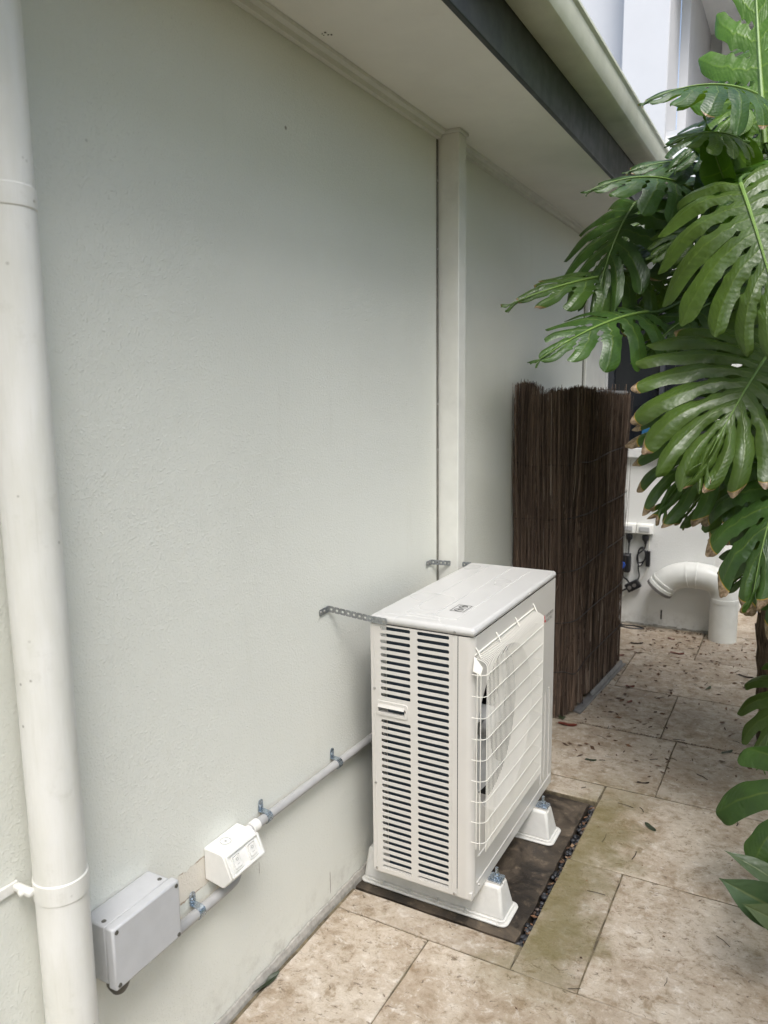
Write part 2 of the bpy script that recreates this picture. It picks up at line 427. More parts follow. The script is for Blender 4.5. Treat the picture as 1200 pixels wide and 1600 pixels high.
class MB:
    def __init__(self):
        self.v = []; self.f = []; self.a = {}
    def add(self, vs, fs, **attrs):
        o = len(self.v)
        self.v += [tuple(x) for x in vs]
        self.f += [tuple(i + o for i in q) for q in fs]
        for key, val in attrs.items():
            lst = self.a.setdefault(key, [])
            lst += [0.0] * (o - len(lst))
            lst += list(val) if isinstance(val, (list, tuple)) else [val] * len(vs)
        return self
    def box(self, x0, x1, y0, y1, z0, z1):
        return self.add([(x0, y0, z0), (x1, y0, z0), (x1, y1, z0), (x0, y1, z0), (x0, y0, z1), (x1, y0, z1), (x1, y1, z1), (x0, y1, z1)],
                        [(0, 3, 2, 1), (4, 5, 6, 7), (0, 1, 5, 4), (1, 2, 6, 5), (2, 3, 7, 6), (3, 0, 4, 7)])
    def frustum(self, r0, z0, r1, z1):
        (a, b, c, d), (e, f, g, h) = r0, r1
        return self.add([(a, c, z0), (b, c, z0), (b, d, z0), (a, d, z0), (e, g, z1), (f, g, z1), (f, h, z1), (e, h, z1)],
                        [(0, 3, 2, 1), (4, 5, 6, 7), (0, 1, 5, 4), (1, 2, 6, 5), (2, 3, 7, 6), (3, 0, 4, 7)])
    def tube(self, pts, rad, n=10, caps=True, **attrs):
        pts = [Vector(q) for q in pts]
        rads = rad if isinstance(rad, (list, tuple)) else [rad] * len(pts)
        vs = []; fs = []
        t0 = (pts[1] - pts[0]).normalized()
        ref = Vector((0, 0, 1)) if abs(t0.z) < 0.9 else Vector((1, 0, 0))
        u = t0.cross(ref).normalized()
        for i, q in enumerate(pts):
            t = (pts[min(i + 1, len(pts) - 1)] - pts[max(i - 1, 0)]).normalized()
            u = (u - t * u.dot(t)).normalized()
            w = t.cross(u)
            for j in range(n):
                a = 2 * math.pi * j / n
                vs.append(q + (u * math.cos(a) + w * math.sin(a)) * rads[i])
        for i in range(len(pts) - 1):
            for j in range(n):
                fs.append((i * n + j, i * n + (j + 1) % n, (i + 1) * n + (j + 1) % n, (i + 1) * n + j))
        if caps:
            fs.append(tuple(range(n))[::-1]); fs.append(tuple((len(pts) - 1) * n + j for j in range(n)))
        return self.add(vs, fs, **attrs)
    def prism(self, poly, fn, d0, d1):
        """closed polygon (2D) extruded between d0 and d1; fn(a, b, d) -> point"""
        n = len(poly)
        vs = [fn(a, b, d0) for a, b in poly] + [fn(a, b, d1) for a, b in poly]
        fs = [(i, (i + 1) % n, n + (i + 1) % n, n + i) for i in range(n)]
        fs += [tuple(range(n))[::-1], tuple(range(n, 2 * n))]
        return self.add(vs, fs)
    def plate(self, outer, holes, fn, d0, d1):
        """flat plate with holes, thickness d0..d1"""
        loops = [outer] + holes
        tris = tessellate_polygon([[Vector((a, b, 0)) for a, b in lp] for lp in loops])
        flat = [q for lp in loops for q in lp]
        n = len(flat)
        vs = [fn(a, b, d0) for a, b in flat] + [fn(a, b, d1) for a, b in flat]
        fs = [tuple(t) for t in tris] + [tuple(n + i for i in t[::-1]) for t in tris]
        o = 0
        for lp in loops:
            m = len(lp)
            fs += [(o + i, o + (i + 1) % m, n + o + (i + 1) % m, n + o + i) for i in range(m)]
            o += m
        return self.add(vs, fs)
    def lathe(self, prof, origin, axis, n=20):
        """prof: list of (radius, distance along axis)"""
        ax = Vector(axis).normalized()
        ref = Vector((0, 0, 1)) if abs(ax.z) < 0.9 else Vector((1, 0, 0))
        u = ax.cross(ref).normalized(); w = ax.cross(u)
        vs = []; fs = []
        for r, d in prof:
            for j in range(n):
                a = 2 * math.pi * j / n
                vs.append(Vector(origin) + ax * d + (u * math.cos(a) + w * math.sin(a)) * r)
        for i in range(len(prof) - 1):
            for j in range(n):
                fs.append((i * n + j, i * n + (j + 1) % n, (i + 1) * n + (j + 1) % n, (i + 1) * n + j))
        return self.add(vs, fs)
    def build(self, name, mat, parent=None, smooth=False, bevel=0.0, seg=2, org=None, fix=True):
        o0 = Vector(org) if org is not None else (ORIG.get(parent.name, Vector()) if parent else Vector())
        me = bpy.data.meshes.new(name)
        me.from_pydata([tuple(Vector(q) - o0) for q in self.v], [], self.f)
        for key, lst in self.a.items():
            lst += [0.0] * (len(self.v) - len(lst))
            at = me.attributes.new(key, 'FLOAT', 'POINT')
            at.data.foreach_set('value', lst)
        me.validate()
        if fix:
            import bmesh
            bm = bmesh.new(); bm.from_mesh(me)
            bmesh.ops.recalc_face_normals(bm, faces=bm.faces)
            bm.to_mesh(me); bm.free()
        if smooth:
            me.polygons.foreach_set('use_smooth', [True] * len(me.polygons))
            if smooth != 'all':
                me.set_sharp_from_angle(angle=math.radians(38))
        me.materials.append(M[mat] if isinstance(mat, str) else mat)
        o = bpy.data.objects.new(name, me)
        col.objects.link(o)
        if parent:
            o.parent = parent
            ORIG[o.name] = o0
            if org is not None:
                o.location = o0 - ORIG.get(parent.name, Vector())
        else:
            o.location = o0
            ORIG[o.name] = o0
        if bevel > 0:
            b = o.modifiers.new('bevel', 'BEVEL')
            b.width = bevel; b.segments = seg; b.limit_method = 'ANGLE'; b.angle_limit = math.radians(35)
            b.harden_normals = False
            me.polygons.foreach_set('use_smooth', [True] * len(me.polygons))
            me.set_sharp_from_angle(angle=math.radians(35))
        return o

def part(name, mat, parent, fn, smooth=False, bevel=0.0, seg=2):
    mb = MB(); fn(mb)
    return mb.build(name, mat, parent, smooth, bevel, seg)

def bxp(name, mat, parent, box, bevel=0.0):
    return MB().box(*box).build(name, mat, parent, bevel=bevel)

def rrect(x0, x1, z0, z1, r, n=3):
    out = []
    for cx, cz, a0 in ((x1 - r, z1 - r, 0), (x0 + r, z1 - r, 90), (x0 + r, z0 + r, 180), (x1 - r, z0 + r, 270)):
        for i in range(n + 1):
            a = math.radians(a0 + 90 * i / n)
            out.append((cx + r * math.cos(a), cz + r * math.sin(a)))
    return out

def circle(cx, cz, r, n=24):
    return [(cx + r * math.cos(2 * math.pi * i / n), cz + r * math.sin(2 * math.pi * i / n)) for i in range(n)]

XZ = lambda a, b, d: (a, d, b)     # plate facing along Y
YZ = lambda a, b, d: (d, a, b)     # plate facing along X
XY = lambda a, b, d: (a, b, d)

def bez(p0, p1, p2, p3, n=14):
    p0, p1, p2, p3 = map(Vector, (p0, p1, p2, p3))
    return [p0 * (1 - t) ** 3 + p1 * 3 * t * (1 - t) ** 2 + p2 * 3 * t * t * (1 - t) + p3 * t ** 3 for t in [i / n for i in range(n + 1)]]

def catmull(pts, n=5):
    pts = [Vector(q) for q in pts]
    out = []
    for i in range(len(pts) - 1):
        a = pts[max(i - 1, 0)]; b = pts[i]; c = pts[i + 1]; d = pts[min(i + 2, len(pts) - 1)]
        for j in range(n):
            t = j / n
            out.append(0.5 * ((2 * b) + (c - a) * t + (2 * a - 5 * b + 4 * c - d) * t * t + (3 * b - a - 3 * c + d) * t ** 3))
    out.append(pts[-1])
    return out
rng = random.Random(7)
SOF = 2.356
# ------------------------------------------------------------------ ground and paving
g = MB().add([(-40, -40, -0.035), (40, -40, -0.035), (40, 40, -0.035), (-40, 40, -0.035)], [(0, 1, 2, 3)]).build('garden_ground', 'soil')
tag(g, 'dark garden soil around and below the paving', 'ground', kind='structure')

paving = MB()
# mortar bed under the tiles, left open where the unit's slab and its gravel gap lie
for b in ((0.0, 1.36, -2.5, 1.826, -0.03, 0.0048), (0.556, 1.36, 1.826, 2.665, -0.03, 0.0048),
          (0.0, 1.36, 2.665, 3.308, -0.03, 0.0048), (0.0, 1.06, 3.308, 5.02, -0.03, 0.0015), (0.70, 1.45, 5.02, 5.6, -0.03, 0.0048)):
    paving.box(*b)
paving = paving.build('paving', 'grout')
tag(paving, 'beige travertine paving with dark grout joints', 'paving', kind='structure')
J = 0.005
TILES = [
    # x0, x1, y0, y1
    (0.02, 0.315, 1.17, 1.728), (0.315, 0.925, 1.17, 1.728), (0.925, 1.36, 1.17, 1.728),
    (0.02, 0.55, 0.62, 1.17), (0.55, 1.36, 0.62, 1.17), (0.02, 0.66, 0.0, 0.62), (0.66, 1.36, 0.0, 0.62),
    (0.02, 0.55, -0.6, 0.0), (0.55, 1.36, -0.6, 0.0), (0.02, 0.66, -1.3, -0.6), (0.66, 1.36, -1.3, -0.6),
    (0.02, 0.549, 1.728, 1.826), (0.549, 0.725, 1.728, 2.276), (0.725, 1.36, 1.728, 2.276),
    (0.556, 1.14, 2.276, 2.80), (1.14, 1.36, 2.276, 2.80),
    (0.02, 0.553, 2.668, 2.795),
    (0.02, 0.735, 2.80, 3.315), (0.735, 1.36, 2.80, 3.315),
    (0.02, 0.668, 3.315, 3.845), (0.668, 1.06, 3.315, 3.845),
    (0.02, 0.36, 3.845, 4.42), (0.36, 1.06, 3.845, 4.42),
    (0.02, 0.672, 4.42, 4.955), (0.672, 1.06, 4.42, 4.955),
    (0.715, 1.45, 4.96, 5.59),
]
for (x0, x1, y0, y1) in TILES:
    mb = MB()
    # worn edge: subdivided outline, slightly uneven
    def edge(a, b, n):
        return [(a[0] + (b[0] - a[0]) * i / n, a[1] + (b[1] - a[1]) * i / n) for i in range(n)]
    jx = J / 2
    ja = {3.315: 0.007, 3.845: 0.0045, 2.80: 0.004}.get(y0, jx)      # some cross joints are wider
    jb_ = {3.315: 0.007, 3.845: 0.0045, 2.80: 0.004}.get(y1, jx)
    c4 = [(x0 + jx, y0 + ja), (x1 - jx, y0 + ja), (x1 - jx, y1 - jb_), (x0 + jx, y1 - jb_)]
    pl = []
    for i in range(4):
        a, b = c4[i], c4[(i + 1) % 4]
        n = max(3, int(math.hypot(b[0] - a[0], b[1] - a[1]) / 0.05))
        pl += [(q[0] + rng.uniform(-0.0013, 0.0013), q[1] + rng.uniform(-0.0013, 0.0013)) for q in edge(a, b, n)]
    top = 0.0085 + rng.uniform(-0.0014, 0.0014)
    tx, ty = rng.uniform(-0.0012, 0.0012), rng.uniform(-0.0012, 0.0012)
    cxm, cym = (x0 + x1) / 2, (y0 + y1) / 2
    mb.prism(pl, lambda a, b, d: (a, b, d + (tx * (a - cxm) / 0.3 + ty * (b - cym) / 0.3 if d > 0 else 0)), -0.02, top)
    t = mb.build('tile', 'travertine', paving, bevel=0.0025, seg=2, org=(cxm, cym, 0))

# slab under the unit and its border of pebbles
slab = MB()
nx, ny = 14, 22
def slab_pt(i, j):
    return (0.012 + (0.526 - 0.012) * i / nx + (rng.uniform(-0.003, 0.003) if i == nx else 0),
            1.842 + (2.652 - 1.842) * j / ny + (rng.uniform(-0.003, 0.003) if j in (0, ny) else 0),
            rng.uniform(-0.0012, 0.0008))
vs = [slab_pt(i, j) for j in range(ny + 1) for i in range(nx + 1)]
fs = [(j * (nx + 1) + i, j * (nx + 1) + i + 1, (j + 1) * (nx + 1) + i + 1, (j + 1) * (nx + 1) + i) for j in range(ny) for i in range(nx)]
slab.add(vs, fs)
ring = [i for i in range(nx + 1)] + [j * (nx + 1) + nx for j in range(1, ny + 1)] + [ny * (nx + 1) + i for i in range(nx - 1, -1, -1)] + [j * (nx + 1) for j in range(ny - 1, 0, -1)]
low = [(vs[i][0], vs[i][1], -0.033) for i in ring]
o = len(slab.v)
slab.v += low
m = len(ring)
slab.f += [(ring[i], ring[(i + 1) % m], o + (i + 1) % m, o + i) for i in range(m)]
slab = slab.build('concrete_slab', 'stained_concrete', smooth=True)
tag(slab, 'dark damp stained concrete slab under the outdoor unit', 'slab')

IV = [(0, 0, 1)]
def blob(mb, c, r, rg, tint):
    """a pebble: squashed, knobbly icosahedron"""
    t = (1 + 5 ** 0.5) / 2
    raw = [(-1, t, 0), (1, t, 0), (-1, -t, 0), (1, -t, 0), (0, -1, t), (0, 1, t), (0, -1, -t), (0, 1, -t), (t, 0, -1), (t, 0, 1), (-t, 0, -1), (-t, 0, 1)]
    f = [(0, 11, 5), (0, 5, 1), (0, 1, 7), (0, 7, 10), (0, 10, 11), (1, 5, 9), (5, 11, 4), (11, 10, 2), (10, 7, 6), (7, 1, 8),
         (3, 9, 4), (3, 4, 2), (3, 2, 6), (3, 6, 8), (3, 8, 9), (4, 9, 5), (2, 4, 11), (6, 2, 10), (8, 6, 7), (9, 8, 1)]
    a = rg.uniform(0, 6.28); sx, sy, sz = r * rg.uniform(0.7, 1.3), r * rg.uniform(0.7, 1.3), r * rg.uniform(0.5, 0.8)
    out = []
    for x, y, z in raw:
        n = 1.9 * rg.uniform(0.9, 1.1)
        x, y, z = x / n * sx, y / n * sy, z / n * sz
        out.append((c[0] + x * math.cos(a) - y * math.sin(a), c[1] + x * math.sin(a) + y * math.cos(a), c[2] + z))
    mb.add(out, f, tint=tint)
peb = MB()
for i in range(330):
    if i < 250:
        c = (rng.uniform(0.531, 0.553), rng.uniform(1.835, 2.66), rng.uniform(-0.026, -0.006))
    else:
        c = (rng.uniform(0.02, 0.53), rng.uniform(1.829, 1.842), rng.uniform(-0.028, -0.012))
    blob(peb, c, rng.uniform(0.004, 0.011), rng, rng.random())
peb = peb.build('gravel', 'pebble', smooth='all')
tag(peb, 'dark pebbles filling the gap beside the slab', 'gravel', kind='stuff')

# ------------------------------------------------------------------ house: near wall, eave, gutter
house = empty('house', (0, 2.4, 0), 'pale green-white rendered single storey house wall with white eave', 'house')
bxp('wall', 'wall_paint', house, (-0.16, 0.0, -3.0, 4.955, -0.05, SOF + 0.05))
mb = MB()
n = 150
for sgn in (0,):
    vs = []; fs = []
    for i in range(n + 1):
        y = -0.5 + i * (5.44 / n)
        h = 0.030 + rng.uniform(-0.004, 0.004) + (rng.uniform(0.0, 0.012) if rng.random() < 0.12 else 0)
        d = 0.0075 + rng.uniform(-0.0015, 0.0015)
        vs += [(0.001, y, -0.03), (d + 0.006, y, -0.03), (d + 0.004, y, h * 0.55), (d * 0.8, y, h), (0.001, y, h + 0.002)]
    for i in range(n):
        for j in range(4):
            fs.append((i * 5 + j, i * 5 + j + 1, (i + 1) * 5 + j + 1, (i + 1) * 5 + j))
    mb.add(vs, fs)
mb.build('footing_strip', 'footing_cement', house)
bxp('soffit', 'soffit_paint', house, (-0.1, 0.374, -3.0, 4.95, SOF, SOF + 0.012))
mb = MB()
prof = [(0.0005, SOF - 0.024), (0.016, SOF - 0.024), (0.018, SOF - 0.011), (0.034, SOF - 0.009), (0.036, SOF - 0.001), (0.0005, SOF - 0.001)]
mb.prism(prof, lambda a, b, d: (a, d, b), -3.0, 2.470)
mb.prism(prof, lambda a, b, d: (a, d, b), 2.545, 4.44)
mb.build('cornice', 'trim_paint', house)
# boxed pier with its own cornice return
pier = MB().box(0.0005, 0.078, 2.476, 2.538, 0.012, SOF - 0.012).build('pier', 'trim_paint', house, bevel=0.003)
MB().box(0.0005, 0.084, 2.468, 2.545, SOF - 0.0125, SOF - 0.001).build('pier_cap', 'trim_paint', pier, bevel=0.002)
MB().box(0.0005, 0.003, 2.464, 2.4745, 0.03, SOF - 0.026).build('joint_shadow_strip', 'joint_gap', pier)  # dark grey strip stands for the thin shadow in the joint
for zz in (1.30, 1.46, 1.98, 2.20):
    MB().lathe([(0.004, 0), (0.0035, 0.0015), (0.0001, 0.002)], (0.003, 2.469, zz), (1, 0, 0), 10).build('screw', 'screw_metal', pier)
# dark fascia behind the gutter, seen from below
fas = MB().box(0.374, 0.390, -3.0, 4.948, SOF - 0.004, SOF + 0.20).build('fascia', 'fascia_paint', house, bevel=0.002)
gut = MB()
gz = 2.490
prof = [(0.392, gz), (0.470, gz - 0.004), (0.487, gz + 0.004), (0.496, gz + 0.022), (0.498, gz + 0.075), (0.506, gz + 0.083), (0.506, gz + 0.092), (0.494, gz + 0.094),
        (0.492, gz + 0.024), (0.482, gz + 0.010), (0.392, gz + 0.006)]
gut.prism(prof, lambda a, b, d: (a, d, b), -3.0, 4.946)
gut = gut.build('gutter', 'gutter_paint', house, smooth=True)
MB().box(-3.2, 0.46, -3.0, 4.95, 0, 0.02).build('roof', 'roof_metal', house)
rf = [o for o in house.children if o.name == 'roof'][0]
rf.rotation_euler = (0, math.radians(12), 0)
rf.location = (0.0, 0.0, SOF + 0.235)
# wide timber cover strip and grey stop bead in the far corner
MB().box(0.0005, 0.022, 4.44, 4.90, 0.03, 2.18).build('corner_board', 'trim_paint', house, bevel=0.003)
MB().box(0.0005, 0.006, 4.432, 4.438, 0.03, 2.18).build('corner_bead', 'joint_gap', house)

# ------------------------------------------------------------------ rear wing, two storeys
rear = empty('rear_wing', (0.35, 4.95, 0), 'white two storey rear wing with dark window behind the plants', 'building')
YB = 4.955
mb = MB()
mb.plate([(-0.3, -0.05), (0.705, -0.05), (0.705, 2.95), (-0.3, 2.95)], [[(0.035, 1.15), (0.035, 2.10), (0.66, 2.10), (0.66, 1.15)]], XZ, YB, YB + 0.12)
mb.build('wall', 'rear_paint', rear)
MB().box(0.59, 0.705, YB + 0.122, 5.60, -0.05, 2.95).build('return_wall', 'rear_paint', rear)
MB().box(0.585, 6.0, 5.602, 5.72, -0.05, 2.95).build('recessed_wall', 'rear_paint', rear)
mb = MB()
for i in range(24):
    xa = 0.02 + i * 0.0285; xb = xa + 0.0285
    h0 = 0.018 + rng.uniform(0, 0.01)
    mb.box(xa, xb - 0.0001, YB - 0.006 - rng.uniform(0, 0.002), YB - 0.0005, -0.02, h0)
mb.build('footing_strip', 'footing_cement', rear)
win = MB()
win.plate([(0.03, 1.145), (0.665, 1.145), (0.665, 2.105), (0.03, 2.105)], [rrect(0.062, 0.338, 1.18, 2.07, 0.002, 1), rrect(0.362, 0.635, 1.18, 2.07, 0.002, 1)], XZ, YB - 0.006, YB + 0.055)
win = win.build('window', 'frame_charcoal', rear, bevel=0.002)
MB().box(0.058, 0.342, YB + 0.030, YB + 0.036, 1.176, 2.074).build('pane', 'window_glass', win)
MB().box(0.358, 0.639, YB + 0.0385, YB + 0.0445, 1.176, 2.074).build('pane', 'window_glass', win)
MB().box(0.005, 0.69, YB - 0.045, YB + 0.02, 1.085, 1.142).build('sill', 'frame_white', win, bevel=0.004)
MB().box(0.002, 0.03, YB - 0.016, YB + 0.02, 1.145, 2.15).build('architrave', 'frame_white', win, bevel=0.003)
MB().box(0.05, 0.66, YB + 0.05, YB + 0.06, 1.155, 2.1).build('dark_interior', 'room_dark', win)
# upper storey: projecting white pier, recessed balcony with flat ceiling, dark window
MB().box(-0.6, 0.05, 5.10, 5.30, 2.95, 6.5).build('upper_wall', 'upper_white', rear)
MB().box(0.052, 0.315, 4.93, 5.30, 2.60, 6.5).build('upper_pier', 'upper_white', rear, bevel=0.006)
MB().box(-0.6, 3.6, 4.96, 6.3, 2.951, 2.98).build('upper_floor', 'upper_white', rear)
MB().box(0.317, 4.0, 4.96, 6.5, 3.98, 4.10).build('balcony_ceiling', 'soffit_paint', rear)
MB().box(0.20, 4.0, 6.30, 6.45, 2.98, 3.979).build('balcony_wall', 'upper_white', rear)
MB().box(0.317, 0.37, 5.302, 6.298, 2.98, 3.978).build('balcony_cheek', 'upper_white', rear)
uw = MB()
uw.plate([(0.75, 2.99), (1.75, 2.99), (1.75, 3.42), (0.75, 3.42)], [rrect(0.80, 1.70, 3.04, 3.37, 0.002, 1)], XZ, 6.26, 6.299)
uw = uw.build('upper_window', 'frame_charcoal', rear)
MB().box(0.79, 1.71, 6.275, 6.285, 3.03, 3.38).build('pane', 'window_glass', uw)
MB().box(0.70, 1.80, 6.255, 6.299, 3.424, 3.50).build('lintel_trim', 'frame_white', uw, bevel=0.004)
MB().box(0.45, 0.53, 6.24, 6.298, 2.985, 3.97).build('architrave', 'frame_white', rear, bevel=0.004)

# ------------------------------------------------------------------ unseen hedge, added to block sky and throw green light on the wall
hedge = empty('unseen_hedge', (2.4, 2.0, -0.03), 'unseen green hedge added to shade the wall and tint its light', 'hedge')
hm = MB()
hr = random.Random(3)
HEDGE_TOP = 3.9
for i in range(26000):
    u = hr.uniform(-5.2, 7.5)          # the unseen hedge turns the corner behind the camera
    z = hr.uniform(0.0, (HEDGE_TOP if u < 3.8 else 2.5) + 0.12 * math.sin(u * 2.7))
    bulge = 0.14 * math.sin(u * 3.1) + 0.10 * math.sin(z * 5 + u * 1.7) + abs(hr.gauss(0, 0.16)) + (0.25 if z > HEDGE_TOP - 0.3 else 0)
    x, y = (2.05 + bulge, u) if u > -2.6 else (2.05 + (u + 2.6), -2.6 - bulge)
    s_ = hr.uniform(0.06, 0.12)
    d = Vector((hr.gauss(0, 1), hr.gauss(0, 1), hr.gauss(-0.4, 0.7))).normalized()
    sd = d.cross(Vector((hr.gauss(0, 1), hr.gauss(0, 1), hr.gauss(0, 1)))).normalized() * s_ * 0.33
    c = Vector((x, y, z))
    hm.add([c, c + d * s_ * 0.5 + sd, c + d * s_, c + d * s_ * 0.5 - sd], [(0, 1, 2, 3)], lt=hr.random())
hm.build('unseen_hedge_foliage', 'hedge_leaf', hedge, fix=False)
mb = MB()
for i in range(16):
    y = -2.0 + i * 0.62
    mb.tube([(2.5, y, -0.05), (2.48 + hr.uniform(-.08, .08), y + hr.uniform(-.1, .1), 1.2), (2.5 + hr.uniform(-.1, .1), y + hr.uniform(-.2, .2), 3.2)], [0.03, 0.022, 0.008], 7)
mb.build('unseen_hedge_stems', 'bark', hedge, smooth=True)

# ------------------------------------------------------------------ downpipe
dp = empty('downpipe', (0.060, 0.792, 0.0), 'white painted round downpipe fixed to the wall at left', 'downpipe')
MB().tube([(0.060, 0.792, -0.02), (0.060, 0.792, 1.0), (0.060, 0.792, 2.35)], 0.0435, 48).build('pipe', 'pipe_paint', dp, smooth=True)
for zz, hh in ((1.780, 0.030), (0.655, 0.034)):
    r0 = 0.0435
    MB().lathe([(r0, -0.002), (r0 + 0.0018, 0.0), (r0 + 0.0022, hh * 0.5), (r0 + 0.0018, hh), (r0, hh + 0.002)], (0.060, 0.792, zz), (0, 0, 1), 48).build('collar', 'pipe_paint', dp, smooth=True)
br = MB().box(0.004, 0.048, 0.738, 0.752, 0.668, 0.681).build('bracket', 'pipe_paint', dp, bevel=0.004)
MB().lathe([(0.006, 0), (0.006, 0.004), (0.003, 0.006), (0.0001, 0.0065)], (0.030, 0.738, 0.6745), (0, -1, 0), 8).build('bolt', 'pipe_paint', br)
MB().box(0.0005, 0.006, 0.705, 0.750, 0.664, 0.684).build('wall_plate', 'pipe_paint', br, bevel=0.002)

# ------------------------------------------------------------------ electrical: junction box, conduit, isolator
jb = empty('junction_box', (0.0, 0.955, 0.40), 'grey rectangular junction box low on the wall beside the downpipe', 'junction box')
bxp('body', 'box_grey', jb, (0.0008, 0.060, 0.874, 1.040, 0.409, 0.529), 0.004)
bxp('lid', 'box_grey', jb, (0.062, 0.084, 0.871, 1.043, 0.406, 0.532), 0.004)
bxp('seal', 'gland_dark', jb, (0.0595, 0.0625, 0.876, 1.038, 0.411, 0.527))
for yy in (0.880, 1.034):
    for zz in (0.415, 0.523):
        MB().lathe([(0.0045, 0), (0.004, 0.0015), (0.0022, 0.0015), (0.002, 0.0005), (0.0001, 0.0005)], (0.084, yy, zz), (1, 0, 0), 10).build('screw', 'gland_dark', jb)
for yy in (0.886, 1.028):
    MB().lathe([(0.005, 0), (0.004, 0.001), (0.0001, 0.001)], (0.045, yy, 0.529), (0, 0, 1), 10).build('screw', 'gland_dark', jb)
MB().lathe([(0.022, 0.0), (0.022, 0.012), (0.019, 0.020), (0.013, 0.030), (0.0001, 0.034)], (0.056, 0.900, 0.409), (0, 0, -1), 16).build('cable_gland', 'gland_dark', jb, smooth=True)

cu = empty('conduit', (0.020, 1.65, 0.45), 'grey conduit running along the wall behind the outdoor unit', 'conduit')
MB().tube(catmull([(0.0195, 1.345, 0.459), (0.0195, 1.55, 0.4555), (0.0192, 1.75, 0.4515), (0.0195, 1.95, 0.447), (0.020, 2.20, 0.442), (0.020, 2.40, 0.44)]), 0.0118, 16).build('pipe', 'conduit_grey', cu, smooth=True)
MB().lathe([(0.0118, 0), (0.0150, 0.001), (0.0150, 0.024), (0.0118, 0.026)], (0.0195, 1.350, 0.459), (0, 1, 0), 18).build('coupling', 'white_plastic', cu, smooth=True)
MB().lathe([(0.0085, 0), (0.0125, 0.002), (0.0125, 0.016), (0.0085, 0.018)], (0.0195, 1.328, 0.459), (0, 1, 0), 18).build('bush', 'white_plastic', cu, smooth=True)
cl = empty('conduit', (0.020, 1.15, 0.36), 'short grey conduit joining the junction box to the switch box', 'conduit')
MB().tube(catmull([(0.0205, 1.042, 0.3615), (0.0205, 1.15, 0.362), (0.0205, 1.262, 0.363), (0.0205, 1.288, 0.372), (0.0205, 1.298, 0.400), (0.0205, 1.298, 0.41)]), 0.0122, 16).build('pipe', 'conduit_grey', cl, smooth=True)
MB().lathe([(0.0122, 0), (0.0155, 0.001), (0.0155, 0.02), (0.0122, 0.022)], (0.0205, 1.298, 0.388), (0, 0, 1), 18).build('elbow_socket', 'conduit_grey', cl, smooth=True)

def clip(y, z, label):
    e = empty('conduit_clip', (0.0, y, z), label, 'pipe clip', 'metal clips on the conduit')
    R_ = 0.0128
    pts = []
    for i in range(13):
        a = math.radians(-100 + 200 * i / 12)
        pts.append((0.0197 + R_ * math.cos(a), z + R_ * math.sin(a)))
    poly = [(0.001, z - R_ - 0.001)] + pts + [(0.001, z + R_ + 0.001)]
    outer = [(0.001, z - R_ - 0.003)] + [(0.0197 + (R_ + 0.0018) * math.cos(math.radians(-100 + 200 * i / 12)), z + (R_ + 0.0018) * math.sin(math.radians(-100 + 200 * i / 12))) for i in range(13)] + [(0.001, z + R_ + 0.003)]
    mb = MB()
    for i in range(len(poly) - 1):
        quad = [poly[i], poly[i + 1], outer[i + 1], outer[i]]
        mb.prism(quad, lambda a, b, d: (a, d, b), y - 0.009, y + 0.009)
    mb.build('saddle', 'zinc_clip', e)
    mb = MB()
    mb.plate(rrect(y - 0.009, y + 0.009, z + R_ - 0.001, z + 0.042, 0.008, 4), [circle(y, z + 0.030, 0.0035, 10)], YZ, 0.0015, 0.0035)
    mb.build('tab', 'zinc_clip', e, bevel=0.0005)
    MB().lathe([(0.0055, 0.0), (0.005, 0.002), (0.0025, 0.003), (0.0001, 0.003)], (0.0035, y, z + 0.023), (1, 0, 0), 10).build('screw', 'zinc_clip', e, smooth=True)
clip(1.160, 0.362, 'zinc clip holding the short conduit between junction box and switch box')
clip(1.412, 0.4585, 'zinc clip on the long conduit just past the switch box')
clip(1.743, 0.4517, 'zinc clip on the long conduit nearest the outdoor unit')

sw = empty('isolator_switch', (0.0, 1.262, 0.40), 'white plastic double switch box with sloping rocker face on the wall', 'switch')
Y0, Y1 = 1.205, 1.322
prof = [(0.0008, 0.486), (0.052, 0.483), (0.058, 0.478), (0.0785, 0.430), (0.0780, 0.424), (0.057, 0.402), (0.051, 0.400), (0.0008, 0.408)]
MB().prism(prof, lambda a, b, d: (a, d, b), Y0, Y1).build('body', 'white_plastic', sw, bevel=0.003)
fa, fb = Vector((0.058, 0, 0.478)), Vector((0.0785, 0, 0.430))
dn = (fb - fa); ln = dn.length; dn.normalize()
nrm = Vector((-dn.z, 0, dn.x)); nrm = nrm if nrm.x > 0 else -nrm
def slope(a, b, d):
    """a along Y, b down the slope, d out of the face"""
    q = fa + dn * b + nrm * d
    return (q.x, a, q.z)
MB().plate(rrect(Y0 + 0.001, Y1 - 0.001, 0.0, ln, 0.003, 2), [rrect(Y0 + 0.007, Y1 - 0.007, 0.0045, ln - 0.005, 0.004, 3)], slope, 0.0, 0.0065).build('rim', 'white_plastic', sw, bevel=0.001)
